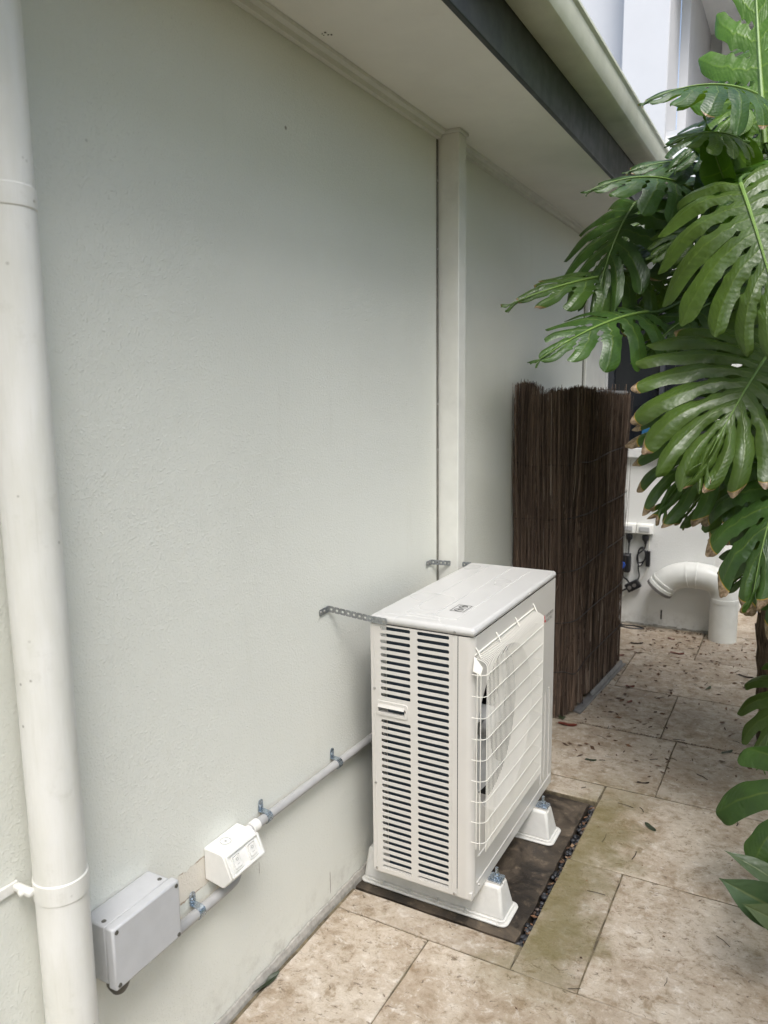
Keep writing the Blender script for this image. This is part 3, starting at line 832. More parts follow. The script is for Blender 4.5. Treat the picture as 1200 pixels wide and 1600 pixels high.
for yc in (1.236, 1.290):
    rk = MB().plate(rrect(yc - 0.015, yc + 0.015, 0.009, ln - 0.009, 0.003, 3), [rrect(yc - 0.012, yc + 0.012, 0.012, ln - 0.012, 0.002, 3)], slope, 0.0, 0.004).build('rocker_surround', 'white_plastic', sw, bevel=0.0006)
    mb = MB()
    y0, y1, b0, b1 = yc - 0.0105, yc + 0.0105, 0.0135, ln - 0.0135
    q = [slope(y0, b0, 0), slope(y1, b0, 0), slope(y1, b1, 0), slope(y0, b1, 0), slope(y0, b0, 0.007), slope(y1, b0, 0.007), slope(y1, (b0 + b1) / 2, 0.0045), slope(y0, (b0 + b1) / 2, 0.0045), slope(y1, b1, 0.0058), slope(y0, b1, 0.0058)]
    mb.add(q, [(0, 1, 2, 3), (4, 5, 6, 7), (7, 6, 8, 9), (0, 4, 7, 9, 3), (1, 2, 8, 6, 5), (0, 1, 5, 4), (3, 9, 8, 2)])
    rr = mb.build('rocker', 'white_plastic', rk, bevel=0.0008)
    mb = MB()
    mb.plate(circle(yc, b0 + 0.007, 0.0035, 14), [circle(yc, b0 + 0.007, 0.0026, 14)], slope, 0.0058, 0.0066)
    mb.plate(rrect(yc - 0.004, yc + 0.004, b1 - 0.008, b1 - 0.0072, 0.0003, 1), [], slope, 0.0056, 0.0062)
    mb.build('symbol', 'icon_grey', rk)
mb = MB()
mb.plate(circle(0.027, 1.250, 0.0135, 28), [circle(0.027, 1.250, 0.0122, 28)], lambda a, b, d: (a, b, 0.4845 + d - 0.058 * (a - 0.0266)), -0.001, 0.0010)
mb.plate(circle(0.027, 1.250, 0.003, 12), [], lambda a, b, d: (a, b, 0.4845 + d - 0.058 * (a - 0.0266)), -0.001, 0.0008)
mb.build('knockout_mark', 'icon_grey', sw)

# old fixing mark on the soffit
mk = MB()
for i in range(7):
    a = rng.uniform(0, 6.28); rr_ = rng.uniform(0.006, 0.016)
    cx_, cy_ = 0.066 + rr_ * math.cos(a), 1.694 + rr_ * math.sin(a)
    mk.plate(circle(cx_, cy_, rng.uniform(0.0012, 0.003), 7), [], XY, SOF - 0.0016, SOF - 0.0004)
mk = mk.build('fixing_mark', 'joint_gap', house)
mk['kind'] = 'stuff'
# ------------------------------------------------------------------ air conditioner outdoor unit
AX0, AX1, AY0, AY1, AZ0, AZ1 = 0.100, 0.412, 1.806, 2.550, 0.105, 0.887
LZ = 0.862
ac = empty('outdoor_unit', (0.256, 2.178, 0.105), 'ivory air conditioner outdoor unit with louvred side and wire fan guard', 'air conditioner')
# louvred side panel
mb = MB()
rows = 38
z_top, z_bot = 0.8525, 0.128
pitch = (z_top - z_bot) / (rows - 1)
hz = z_top - 12 * pitch
def cell(x0, x1, z0, z1, hole):
    if not hole:
        mb.plate([(x0, z0), (x1, z0), (x1, z1), (x0, z1)], [], XZ, AY0, AY0 + 0.0022)
        return
    # ring of quads and corner fans between the rounded slot and its cell, plus the slot's lip
    m_ = len(hole); q_ = m_ // 4
    cor = [(x1, z1), (x0, z1), (x0, z0), (x1, z0)]
    vs = [(a, AY0, b) for a, b in hole] + [(a, AY0, b) for a, b in cor] + [(a, AY0 + 0.0022, b) for a, b in hole]
    fs = []
    for c_ in range(4):
        for i_ in range(q_ - 1):
            fs.append((c_ * q_ + i_, m_ + c_, c_ * q_ + i_ + 1))
        fs.append((c_ * q_ + q_ - 1, m_ + c_, m_ + (c_ + 1) % 4, ((c_ + 1) * q_) % m_))
    fs += [(i_, (i_ + 1) % m_, m_ + 4 + (i_ + 1) % m_, m_ + 4 + i_) for i_ in range(m_)]
    mb.add(vs, fs)
for i in range(rows):
    zc = z_top - i * pitch
    if not (11 <= i <= 13):
        cell(AX0, 0.235, zc - pitch / 2, zc + pitch / 2, rrect(0.131, 0.2245, zc - 0.0052, zc + 0.0052, 0.0042, 3))
    cell(0.235, 0.3655, zc - pitch / 2, zc + pitch / 2, rrect(0.2455, 0.341, zc - 0.0052, zc + 0.0052, 0.0042, 3))
cell(AX0, 0.235, z_top - 13.5 * pitch, z_top - 10.5 * pitch, rrect(0.122, 0.208, hz - 0.0135, hz + 0.0145, 0.003, 2))
cell(AX0, 0.3655, z_top + pitch / 2, LZ, None)
cell(AX0, 0.3655, AZ0 + 0.004, z_bot - pitch / 2, None)
side = mb.build('side_panel', 'ivory_metal', ac)
# pressed frame lines of the panel
mb = MB()
mb.tube([(0.1115, AY0, 0.13), (0.1115, AY0, 0.60)], 0.0013, 6)
mb.tube([(0.1115, AY0, 0.665), (0.1115, AY0, 0.85)], 0.0013, 6)
mb.tube([(0.3515, AY0, 0.125), (0.3515, AY0, 0.858)], 0.0014, 6)
mb.build('pressed_rib', 'ivory_metal', side, smooth=True)
# back corner post (the back itself is open towards the wall, in front of the coil)
MB().box(AX0, AX0 + 0.002, AY0 + 0.0022, AY0 + 0.022, AZ0 + 0.004, LZ).build('rear_flange', 'ivory_metal', ac)
MB().box(AX0, AX0 + 0.002, AY1 - 0.24, AY1 - 0.002, AZ0 + 0.004, LZ).build('rear_panel', 'ivory_metal', ac)
mb = MB()
for i in range(22):
    mb.tube([(AX0 + 0.002, AY0 + 0.022 + i * 0.0222, AZ0 + 0.004), (AX0 + 0.002, AY0 + 0.022 + i * 0.0222, LZ)], 0.0009, 5)
for i in range(7):
    mb.tube([(AX0 + 0.0035, AY0 + 0.02, 0.16 + i * 0.108), (AX0 + 0.0035, AY1 - 0.24, 0.16 + i * 0.108)], 0.0009, 5)
mb.build('rear_guard', 'ivory_wire', ac)
# carry handle in the side panel
mb = MB()
mb.plate(rrect(0.1165, 0.2165, hz - 0.021, hz + 0.022, 0.008, 4), [rrect(0.1235, 0.2065, hz - 0.012, hz + 0.013, 0.003, 2)], XZ, AY0 - 0.0028, AY0 + 0.001)
hd = mb.build('handle', 'ivory_metal', ac, bevel=0.001)
mb = MB()
# recess: sloping hood at the top, floor, back with vents
mb.add([(0.1235, AY0 - 0.0075, hz + 0.004), (0.2065, AY0 - 0.0075, hz + 0.004), (0.2065, AY0 - 0.002, hz + 0.0135), (0.1235, AY0 - 0.002, hz + 0.0135),
        (0.1235, AY0 + 0.004, hz + 0.004), (0.2065, AY0 + 0.004, hz + 0.004)], [(0, 1, 2, 3), (0, 4, 5, 1), (0, 3, 4), (1, 5, 2)])
mb.add([(0.1235, AY0 - 0.002, hz - 0.0122), (0.2065, AY0 - 0.002, hz - 0.0122), (0.2065, AY0 + 0.024, hz - 0.010), (0.1235, AY0 + 0.024, hz - 0.010)], [(0, 1, 2, 3)])
mb.add([(0.1235, AY0, hz - 0.013), (0.1235, AY0 + 0.024, hz - 0.013), (0.1235, AY0 + 0.024, hz + 0.014), (0.1235, AY0, hz + 0.014)], [(0, 1, 2, 3)])
mb.add([(0.2065, AY0, hz - 0.013), (0.2065, AY0 + 0.024, hz - 0.013), (0.2065, AY0 + 0.024, hz + 0.014), (0.2065, AY0, hz + 0.014)], [(0, 1, 2, 3)])
mb.build('recess', 'ivory_metal', hd)
mb = MB()
vh = [rrect(0.152 + i * 0.0088, 0.1565 + i * 0.0088, hz - 0.0075, hz + 0.008, 0.001, 1) for i in range(6)]
mb.plate([(0.1235, hz - 0.013), (0.2065, hz - 0.013), (0.2065, hz + 0.014), (0.1235, hz + 0.014)], vh, XZ, AY0 + 0.021, AY0 + 0.023)
mb.build('vent_plate', 'ivory_metal', hd)
# coil inside: side leg and back leg
MB().box(0.150, 0.384, AY0 + 0.0065, AY0 + 0.030, AZ0 + 0.02, LZ - 0.004).build('coil', 'coil_fins', ac)
MB().box(0.118, 0.146, AY0 + 0.060, AY1 - 0.25, AZ0 + 0.02, LZ - 0.004).build('coil', 'coil_fins', ac)
for zc in (0.19, 0.30, 0.41, 0.52):
    MB().tube([(0.128, AY0 + 0.03, zc), (0.128, AY0 + 0.03, zc + 0.055)], 0.0035, 8).build('coil_bend', 'galvanized', ac, smooth=True)
# front panel, wrapping round the near corner
mb = MB()
rc = 0.024
arc = [(AX1 - rc + rc * math.sin(math.radians(a)), AY0 + rc - rc * math.cos(math.radians(a))) for a in range(0, 91, 10)]
inner = [(AX1 - rc + (rc - 0.002) * math.sin(math.radians(a)), AY0 + rc - (rc - 0.002) * math.cos(math.radians(a))) for a in range(90, -1, -10)]
poly = [(0.3675, AY0)] + arc + inner + [(0.3675, AY0 + 0.002)]
mb.prism(poly, XY, AZ0 + 0.004, LZ)
FY, FZ, FR = 2.062, 0.522, 0.244
mb.plate([(AY0 + rc, AZ0 + 0.004), (AY1, AZ0 + 0.004), (AY1, LZ), (AY0 + rc, LZ)], [circle(FY, FZ, FR, 64)], YZ, AX1 - 0.002, AX1)
# turned edge round the air outlet
ringp = []
mb.lathe([(FR, 0.0), (FR - 0.003, -0.003), (FR - 0.004, -0.03), (FR - 0.001, -0.055)], (AX1, FY, FZ), (1, 0, 0), 64)
front = mb.build('front_panel', 'ivory_metal', ac, smooth=True)
# far end panel
MB().box(AX0 + 0.002, AX1 - 0.002, AY1 - 0.002, AY1, AZ0 + 0.004, LZ).build('end_panel', 'ivory_metal', ac)
# inner wall between fan and compressor, and dark inside faces
MB().box(AX0 + 0.05, AX1 - 0.004, 2.325, 2.328, AZ0 + 0.01, LZ - 0.002).build('partition', 'inside_dark', ac)
# vertical pressed ribs beside the guard
mb = MB()
for yy, za, zb in ((2.420, 0.16, 0.492), (2.458, 0.16, 0.488), (2.506, 0.15, 0.484)):
    mb.tube([(AX1 + 0.0004, yy - 0.012, zb), (AX1 + 0.0004, yy - 0.003, zb - 0.001), (AX1 + 0.0004, yy, zb - 0.012), (AX1 + 0.0004, yy, za)], 0.0018, 6)
mb.tube([(AX1 + 0.0004, AY0 + 0.03, AZ0 + 0.040), (AX1 + 0.0004, AY1 - 0.01, AZ0 + 0.040)], 0.0018, 6)
mb.tube([(AX1 + 0.0004, AY0 + 0.04, AZ0 + 0.115), (AX1 + 0.0004, AY0 + 0.12, AZ0 + 0.115)], 0.0022, 6)
mb.build('pressed_rib', 'ivory_metal', front, smooth=True)
# base pan
mb = MB()
mb.box(AX0 + 0.003, AX1 - 0.003, AY0 + 0.003, AY1 - 0.003, AZ0 - 0.002, AZ0 + 0.022)
base = mb.build('base_pan', 'ivory_metal', ac, bevel=0.002)
for yc in (1.933, 2.380):
    MB().plate(rrect(AX1 - 0.03, AX1 + 0.044, yc - 0.022, yc + 0.022, 0.008, 3), [rrect(AX1 + 0.012, AX1 + 0.036, yc - 0.005, yc + 0.005, 0.004, 3)], XY, AZ0 - 0.001, AZ0 + 0.002).build('mounting_tab', 'ivory_metal', base)
# fan
fan = MB().lathe([(0.0001, 0.012), (0.03, 0.010), (0.045, 0.0), (0.047, -0.06), (0.0001, -0.06)], (AX1 - 0.045, FY, FZ), (1, 0, 0), 28).build('fan', 'fan_grey', ac, smooth=True)
for b in range(3):
    vs = []; fs = []
    for i in range(9):
        rr_ = 0.042 + (0.222 - 0.042) * i / 8
        for j in range(9):
            sp = math.radians(-44 + 88 * j / 8) * (0.72 + 0.28 * i / 8) + math.radians(120 * b) + 0.35 * i / 8
            xx = AX1 - 0.075 + 0.045 * (j / 8 - 0.5) * (1.1 - 0.4 * i / 8)
            vs.append((xx, FY + rr_ * math.cos(sp), FZ + rr_ * math.sin(sp)))
    for i in range(8):
        for j in range(8):
            fs.append((i * 9 + j, i * 9 + j + 1, i * 9 + j + 10, i * 9 + j + 9))
    MB().add(vs, fs).build('blade', 'fan_grey', fan, smooth='all')
# lid
lid = MB().box(AX0 - 0.003, AX1 + 0.003, AY0 - 0.003, AY1 + 0.003, LZ + 0.0012, AZ1).build('lid', 'ivory_lid_shaded', ac, bevel=0.011, seg=4)
mb = MB()
for xx in (0.180, 0.262, 0.335):
    mb.tube([(xx, 1.868, AZ1 - 0.0006), (xx, 2.512, AZ1 - 0.0006)], 0.0021, 8)
mb.tube([(0.128, 1.842, AZ1 - 0.0006), (0.300, 1.842, AZ1 - 0.0006)], 0.0021, 8)
mb.tube([(0.175, 1.866, AZ1 - 0.0006), (0.340, 1.866, AZ1 - 0.0006)], 0.0021, 8)
mb.build('pressed_rib', 'ivory_lid_shaded', lid, smooth=True)
# warning pictogram printed on the lid
mb = MB()
zi = AZ1 + 0.0008
def lidp(a, b, d):
    return (0.305 + a, 1.972 + b, zi + d)
mb.plate([(-0.021, -0.034), (0.021, -0.034), (0.021, 0.034), (-0.021, 0.034)], [[(-0.0195, -0.0325), (-0.0195, 0.0325), (0.0195, 0.0325), (0.0195, -0.0325)]], lidp, 0, 0.0003)
for cy in (-0.016, 0.016):
    mb.plate(circle(0, cy, 0.0135, 24), [circle(0, cy, 0.0118, 24)], lidp, 0, 0.0003)
    mb.plate([(-0.009, cy - 0.0075), (-0.0075, cy - 0.009), (0.009, cy + 0.0075), (0.0075, cy + 0.009)], [], lidp, 0, 0.0004)
    mb.plate([(-0.005, cy + 0.002), (0.001, cy + 0.001), (0.002, cy + 0.006), (-0.004, cy + 0.006)], [], lidp, 0, 0.0003)
mb.build('warning_pictogram', 'print_black', lid)
# maker's mark and lettering on the front, far upper corner
mb = MB()
def frp(a, b, d):
    return (AX1 + 0.0004 + d, a, b)
def rhomb(cy, cz, ang, l, w):
    ca, sa = math.cos(ang), math.sin(ang)
    return [(cy, cz), (cy + ca * l / 2 - sa * w, cz + sa * l / 2 + ca * w), (cy + ca * l, cz + sa * l), (cy + ca * l / 2 + sa * w, cz + sa * l / 2 - ca * w)]
for ang in (90, 210, 330):
    mb.plate(rhomb(2.430, 0.742, math.radians(ang), 0.018, 0.0052), [], frp, 0, 0.0004)
mb.build('emblem', 'print_red', front)
def text(body, y, z, size, mat, parent):
    cu_ = bpy.data.curves.new('lettering', 'FONT')
    cu_.body = body; cu_.size = size; cu_.resolution_u = 2
    to = bpy.data.objects.new('lettering_source', cu_)
    col.objects.link(to)
    me = bpy.data.meshes.new_from_object(to.evaluated_get(bpy.context.evaluated_depsgraph_get()))
    bpy.data.objects.remove(to)
    o = bpy.data.objects.new('lettering', me)
    me.materials.clear(); me.materials.append(M[mat])
    col.objects.link(o)
    o.parent = parent
    o.rotation_euler = (math.radians(90), 0, math.radians(90))
    o.location = Vector((AX1 + 0.0008, y, z)) - ORIG[parent.name]
    return o
text('MITSUBISHI', 2.449, 0.7465, 0.0160, 'print_grey', front)
text('ELECTRIC', 2.449, 0.7300, 0.0160, 'print_grey', front)
# screws
def screw(loc, ax, parent, r=0.0042):
    MB().lathe([(r, 0), (r * 0.9, r * 0.35), (r * 0.45, r * 0.55), (0.0001, r * 0.55)], loc, ax, 12).build('screw', 'screw_metal', parent, smooth=True)
for loc in ((0.357, AY0 - 0.003, 0.872), (0.1105, AY0, 0.672), (0.1105, AY0, 0.385), (0.1105, AY0, 0.117), (0.358, AY0, 0.113)):
    screw(loc, (0, -1, 0), side)
for loc in ((AX1 + 0.003, 2.26, 0.873), (AX1, AY0 + 0.05, 0.128)):
    screw(loc, (1, 0, 0), front)

# wire fan guard
gx = 0.446
gy0, gy1, gzb, gzt = 1.802, 2.312, 0.262, 0.786
guard = MB()
for i in range(9):
    zz = 0.290 + i * 0.0595
    x = gx + 0.0016
    pts = [(AX1 - 0.002, gy0 - 0.004, zz), (gx - 0.018, gy0 - 0.004, zz), (gx - 0.004, gy0 + 0.004, zz), (x, gy0 + 0.016, zz), (x, (gy0 + gy1) / 2, zz - 0.001), (x, gy1 - 0.01, zz), (gx - 0.012, gy1 + 0.004, zz), (AX1 - 0.002, gy1 + 0.006, zz)]
    guard.tube(pts, 0.00095, 6)
for (yy, xx) in ((gy0 - 0.004, 0.425), (gy0 - 0.003, 0.435)):
    guard.tube([(xx, yy, 0.272), (xx, yy, 0.775)], 0.0012, 6)
guard.tube([(AX1 + 0.001, gy0 + 0.01, 0.815), (AX1 + 0.001, gy1, 0.815)], 0.0018, 6)
for yy in (gy0 + 0.02, gy0 + 0.17, gy0 + 0.33, gy1 - 0.01):
    guard.tube([(AX1 - 0.001, yy, 0.832), (AX1 + 0.004, yy, 0.826), (gx - 0.02, yy, 0.806)], 0.0019, 6)
guard = guard.build('fan_guard', 'ivory_wire', ac, smooth=True)
pts = [(gx, 0, gzb), (gx, 0, gzb + 0.15), (gx, 0, gzt), (gx - 0.003, 0, gzt + 0.008), (gx - 0.012, 0, gzt + 0.014), (gx - 0.034, 0, gzt + 0.020)]
w0 = MB().tube(pts, 0.0011, 5).build('wire', 'ivory_wire', guard, smooth=True, org=(0, 0, 0))
nw = 50
for i in range(nw):
    yy = gy0 + 0.014 + (gy1 - gy0 - 0.018) * i / (nw - 1)
    w = w0 if i == 0 else w0.copy()
    if i:
        col.objects.link(w); w.parent = guard
    w.location = Vector((0, yy, 0)) - ORIG[ac.name]
# guard's corner clip
MB().add([(AX1 + 0.001, gy0 + 0.004, 0.812), (gx - 0.012, gy0 + 0.010, 0.782), (gx - 0.014, gy0 + 0.002, 0.765), (AX1 + 0.001, gy0 - 0.004, 0.775),
          (AX1 + 0.001, gy0 + 0.008, 0.812), (gx - 0.012, gy0 + 0.014, 0.782), (gx - 0.014, gy0 + 0.006, 0.765), (AX1 + 0.001, gy0, 0.775)],
         [(0, 1, 2, 3), (4, 7, 6, 5), (0, 4, 5, 1), (1, 5, 6, 2), (2, 6, 7, 3), (3, 7, 4, 0)]).build('corner_clip', 'ivory_wire', guard)

# plastic feet
def foot(yc, label):
    e = empty('mounting_foot', (0.25, yc, 0.0), label, 'mounting foot', 'white plastic feet under the outdoor unit')
    MB().frustum((0.016, 0.474, yc - 0.047, yc + 0.047), 0.010, (0.024, 0.456, yc - 0.029, yc + 0.029), 0.1030).build('beam', 'foot_plastic', e, bevel=0.009, seg=3)
    MB().prism(rrect(0.008, 0.488, yc - 0.060, yc + 0.060, 0.022, 5), XY, 0.001, 0.0085).build('flange', 'foot_plastic', e, bevel=0.003)
    MB().prism(rrect(0.018, 0.478, yc - 0.0515, yc + 0.0515, 0.016, 4), XY, 0.0086, 0.014).build('flange_step', 'foot_plastic', e, bevel=0.002)
    for xx in (0.09, 0.18, 0.27, 0.36):
        MB().box(xx - 0.0012, xx + 0.0012, yc - 0.057, yc + 0.057, 0.0088, 0.020).build('rib', 'foot_plastic', e)
    MB().box(0.4555, 0.4595, yc - 0.004, yc + 0.004, 0.094, 0.1045).build('slot_key', 'foot_plastic', e, bevel=0.001)
    wz = 0.1078
    ws = MB().plate(rrect(0.414, 0.456, yc - 0.021, yc + 0.021, 0.005, 3), [circle(0.436, yc, 0.0055, 12)], XY, wz, wz + 0.003).build('washer', 'zinc_clip', e, bevel=0.0006)
    MB().plate(rrect(0.420, 0.450, yc - 0.015, yc + 0.015, 0.004, 3), [circle(0.436, yc, 0.0055, 12)], XY, wz + 0.0032, wz + 0.006).build('washer', 'zinc_clip', e, bevel=0.0006)
    MB().prism(circle(0.436, yc, 0.0098, 6), XY, wz + 0.0062, wz + 0.015).build('nut', 'zinc_clip', e, bevel=0.0008)
    MB().tube([(0.436, yc, 0.09), (0.436, yc, wz + 0.034)], 0.0047, 12).build('stud', 'zinc_clip', e, smooth=True)
foot(1.933, 'white plastic mounting foot nearest the camera with bolt and washer')
foot(2.380, 'white plastic mounting foot under the far end of the unit')

# perforated restraint straps
def strap(name_label, pts, z_list, hw=0.0092):
    e = empty('perforated_strap', pts[0] + (z_list[0],), name_label, 'metal strap', 'perforated straps holding the unit to the wall')
    mb = MB()
    for si in range(len(pts) - 1):
        a, b = Vector(pts[si]), Vector(pts[si + 1])
        L_ = (b - a).length
        nc = max(1, round(L_ / 0.0165))
        dr = (b - a) / L_
        nr = Vector((dr.y, -dr.x))
        cl_ = L_ / nc
        za, zb = z_list[si], z_list[si + 1]
        def fn(u, w, d):
            q = a + dr * u + nr * d
            return (q.x, q.y, za + (zb - za) * u / L_ + w)
        for c in range(nc):
            u0, u1 = c * cl_, (c + 1) * cl_
            um = (u0 + u1) / 2
            h1 = hw * 0.72
            outer = [(u0, -h1), (u0 + cl_ * 0.15, -hw), (u1 - cl_ * 0.15, -hw), (u1, -h1), (u1, h1), (u1 - cl_ * 0.15, hw), (u0 + cl_ * 0.15, hw), (u0, h1)]
            mb.plate(outer, [circle(um, 0, 0.0032, 10)], fn, 0.0002, 0.0015)
    mb.build('strip', 'galvanized', e)
    return e
s1 = strap('perforated metal strap from wall to the near top corner of the unit', [(0.003, 1.695), (0.003, 1.742), (0.0955, 1.8005), (0.156, 1.8005)], [0.9055, 0.9075, 0.8765, 0.8745])
for yy in (1.703, 1.719):
    screw((0.0045, yy, 0.906), (1, 0, 0), s1, 0.005)
screw((0.147, 1.7995, 0.8748), (0, -1, 0), s1, 0.005)
s2 = strap('perforated metal strap from wall by the pier to the unit behind', [(0.003, 2.372), (0.003, 2.412), (0.0960, 2.545), (0.0960, 2.552)], [0.906, 0.906, 0.878, 0.878])
for yy in (2.380, 2.396):
    screw((0.0045, yy, 0.906), (1, 0, 0), s2, 0.005)

# ------------------------------------------------------------------ brushwood screen
bw = empty('brushwood_screen', (0.14, 3.75, 0.0), 'dark brown brushwood screen folded round equipment against the wall', 'brushwood screen')
br_ = random.Random(11)
def sticks(name, path, n, depth, z0, ztop, rmin=0.0011, rmax=0.0027, lean=0.03):
    """path: list of (x, y); sticks scattered along it and through its depth"""
    pts = [Vector(q) for q in path]
    seg = [(pts[i + 1] - pts[i]).length for i in range(len(pts) - 1)]
    tot = sum(seg)
    mb = MB()
    for i in range(n):
        u = br_.uniform(0, tot); kx = 0
        while kx < len(seg) - 1 and u > seg[kx]:
            u -= seg[kx]; kx += 1
        d = (pts[kx + 1] - pts[kx]).normalized()
        nn = Vector((d.y, -d.x))
        q = pts[kx] + d * u + nn * (depth * (br_.random() ** 0.6 - 0.5))
        frac = (sum(seg[:kx]) + u) / tot
        top = ztop(frac) + br_.gauss(0, 0.006) - (br_.uniform(0, 0.6) if br_.random() < 0.35 else 0)
        bot = z0 + br_.uniform(0, 0.02) + (br_.uniform(0, 0.7) if br_.random() < 0.3 else 0)
        r = br_.uniform(rmin, rmax)
        lx, ly = br_.gauss(0, lean), br_.gauss(0, lean)
        un = frac * tot
        lump = 0.010 * math.sin(un * 47 + 1.3) + 0.007 * math.sin(un * 113) + 0.005 * math.sin(un * 23)
        clump = 0.5 + 0.5 * math.sin(un * 61 + 2 * math.sin(un * 17))
        ps = []
        m_ = 7
        wx_ = wy_ = 0.0
        for j in range(m_ + 1):
            t = j / m_
            wx_ += br_.gauss(0, 0.0026); wy_ += br_.gauss(0, 0.0034)
            zz_ = bot + (top - bot) * t
            off_ = lump * (0.6 + 0.6 * math.sin(zz_ * 5.5 + un * 9)) - 0.006 * max(0.0, math.cos((zz_ - 0.22) * 26.18)) ** 6
            ps.append((q.x + lx * 0.4 * t + wx_ + nn.x * off_, q.y + ly * t + wy_ + nn.y * off_, zz_))
        mb.tube(ps, [r * (1 - 0.07 * j) for j in range(m_ + 1)], 3, False, tint=min(1, max(0, br_.gauss(0.22 + 0.34 * clump, 0.24))))
    o = mb.build(name, 'brushwood', bw, smooth='all', fix=False)
    o['kind'] = 'stuff'
    return o
sticks('rolled_end', [(0.000 + 0.045 + 0.034 * math.cos(a), 3.325 + 0.036 * math.sin(a)) for a in [i * 0.52 - 2.6 for i in range(11)]], 620, 0.020, 0.004, lambda f: 1.525 + 0.012 * math.sin(f * 9))
sticks('side_panel', [(0.075, 3.335), (0.14, 3.34), (0.215, 3.355), (0.236, 3.385)], 1000, 0.035, 0.004, lambda f: 1.475 + 0.035 * f)
sticks('front_panel', [(0.238, 3.38), (0.25, 3.55), (0.272, 3.8), (0.288, 4.03), (0.290, 4.17)], 3000, 0.036, 0.022, lambda f: 1.505 - 0.035 * f + 0.012 * math.sin(f * 14))
sticks('inner_fold', [(0.10, 3.40), (0.19, 3.43), (0.215, 3.60), (0.235, 3.95)], 700, 0.03, 0.01, lambda f: 1.50 + 0.012 * math.sin(f * 20))
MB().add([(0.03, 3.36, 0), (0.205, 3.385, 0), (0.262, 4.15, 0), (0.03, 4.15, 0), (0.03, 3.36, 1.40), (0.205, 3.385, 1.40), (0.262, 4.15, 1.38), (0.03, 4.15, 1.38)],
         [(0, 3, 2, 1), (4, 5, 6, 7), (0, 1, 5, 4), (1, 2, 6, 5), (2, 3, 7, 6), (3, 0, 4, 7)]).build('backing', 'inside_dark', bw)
mb = MB()
for i in range(520):
    if i < 380:
        f_ = br_.random(); x_ = 0.258 + 0.052 * f_ + br_.uniform(0.0, 0.012); y_ = 3.39 + 0.77 * f_; dx_, dy_ = 0.07, 1.0
    else:
        f_ = br_.random(); x_ = 0.01 + 0.225 * f_; y_ = 3.300 + 0.03 * f_ - br_.uniform(0.0, 0.012); dx_, dy_ = 1.0, 0.14
    z_ = br_.uniform(0.06, 1.40); l_ = br_.uniform(0.05, 0.22); a_ = br_.gauss(0, 0.22)
    sx_, sz_ = math.sin(a_) * l_, math.cos(a_) * l_
    b_ = br_.uniform(-0.008, 0.008)
    mb.tube([(x_, y_, z_), (x_ + dx_ * (sx_ * 0.5 + b_), y_ + dy_ * (sx_ * 0.5 + b_), z_ + sz_ * 0.5), (x_ + dx_ * sx_, y_ + dy_ * sx_, min(z_ + sz_, 1.53))], br_.uniform(0.0007, 0.0018), 3, False, tint=min(1, max(0, br_.gauss(0.55, 0.3))))
o_ = mb.build('loose_twigs', 'brushwood', bw, smooth='all', fix=False)
o_['kind'] = 'stuff'
for zz in (0.22, 0.46, 0.70, 0.94, 1.18):
    wob = lambda s_: br_.gauss(0, 0.006) + zz + s_
    MB().tube(catmull([(0.003, 3.283, wob(0)), (0.05, 3.268, wob(0)), (0.098, 3.296, wob(0)), (0.14, 3.306, wob(-0.004)), (0.235, 3.326, wob(0)), (0.276, 3.385, wob(0.004)), (0.284, 3.55, wob(0.012)), (0.306, 3.8, wob(0.02)), (0.323, 4.03, wob(0.03)), (0.324, 4.17, wob(0.035))], 4), 0.0024, 5).build('tie_wire', 'tie_wire', bw)
MB().tube([(0.18, 3.74, 1.485), (0.275, 3.78, 1.490), (0.296, 3.90, 1.488), (0.301, 4.17, 1.485)], 0.011, 10).build('top_rail', 'aluminium_grey', bw, smooth=True)
MB().box(0.15, 0.30, 4.155, 4.185, 0.0, 1.49).build('end_post', 'aluminium_grey', bw, bevel=0.003)
MB().add([(0.262, 3.42, 0.0095), (0.300, 3.40, 0.0095), (0.352, 4.17, 0.0095), (0.318, 4.17, 0.0095), (0.262, 3.42, 0.020), (0.300, 3.40, 0.020), (0.352, 4.17, 0.020), (0.318, 4.17, 0.020)],
         [(0, 3, 2, 1), (4, 5, 6, 7), (0, 1, 5, 4), (1, 2, 6, 5), (2, 3, 7, 6), (3, 0, 4, 7)]).build('base_rail', 'aluminium_grey', bw, bevel=0.002)
MB().add([(0.290, 3.62, 0.021), (0.304, 3.62, 0.021), (0.338, 4.16, 0.021), (0.325, 4.16, 0.021), (0.290, 3.62, 0.040), (0.296, 3.62, 0.040), (0.330, 4.16, 0.040), (0.325, 4.16, 0.040)],
         [(0, 3, 2, 1), (4, 5, 6, 7), (0, 1, 5, 4), (1, 2, 6, 5), (2, 3, 7, 6), (3, 0, 4, 7)]).build('base_board', 'aluminium_grey', bw, bevel=0.002)

# ------------------------------------------------------------------ by the rear wall: outlets, chargers, cords, vent pipe
def outlet(x0, x1, label):
    e = empty('power_outlet', ((x0 + x1) / 2, YB, 0.60), label, 'power outlet', 'weatherproof outlets on the rear wall')
    MB().add([(x0, YB - 0.001, 0.600), (x1, YB - 0.001, 0.600), (x1, YB - 0.052, 0.612), (x0, YB - 0.052, 0.612), (x0, YB - 0.001, 0.672), (x1, YB - 0.001, 0.672), (x1, YB - 0.040, 0.668), (x0, YB - 0.040, 0.668)],
             [(0, 3, 2, 1), (4, 5, 6, 7), (0, 1, 5, 4), (1, 2, 6, 5), (2, 3, 7, 6), (3, 0, 4, 7)]).build('body', 'white_plastic', e, bevel=0.004)
    MB().box(x0 + 0.018, x1 - 0.018, YB - 0.056, YB - 0.047, 0.626, 0.656).build('flap', 'box_grey', e, bevel=0.002)
outlet(0.040, 0.138, 'white power outlet box half hidden behind the brushwood screen')
outlet(0.142, 0.240, 'white power outlet box in the middle of the row on the rear wall')
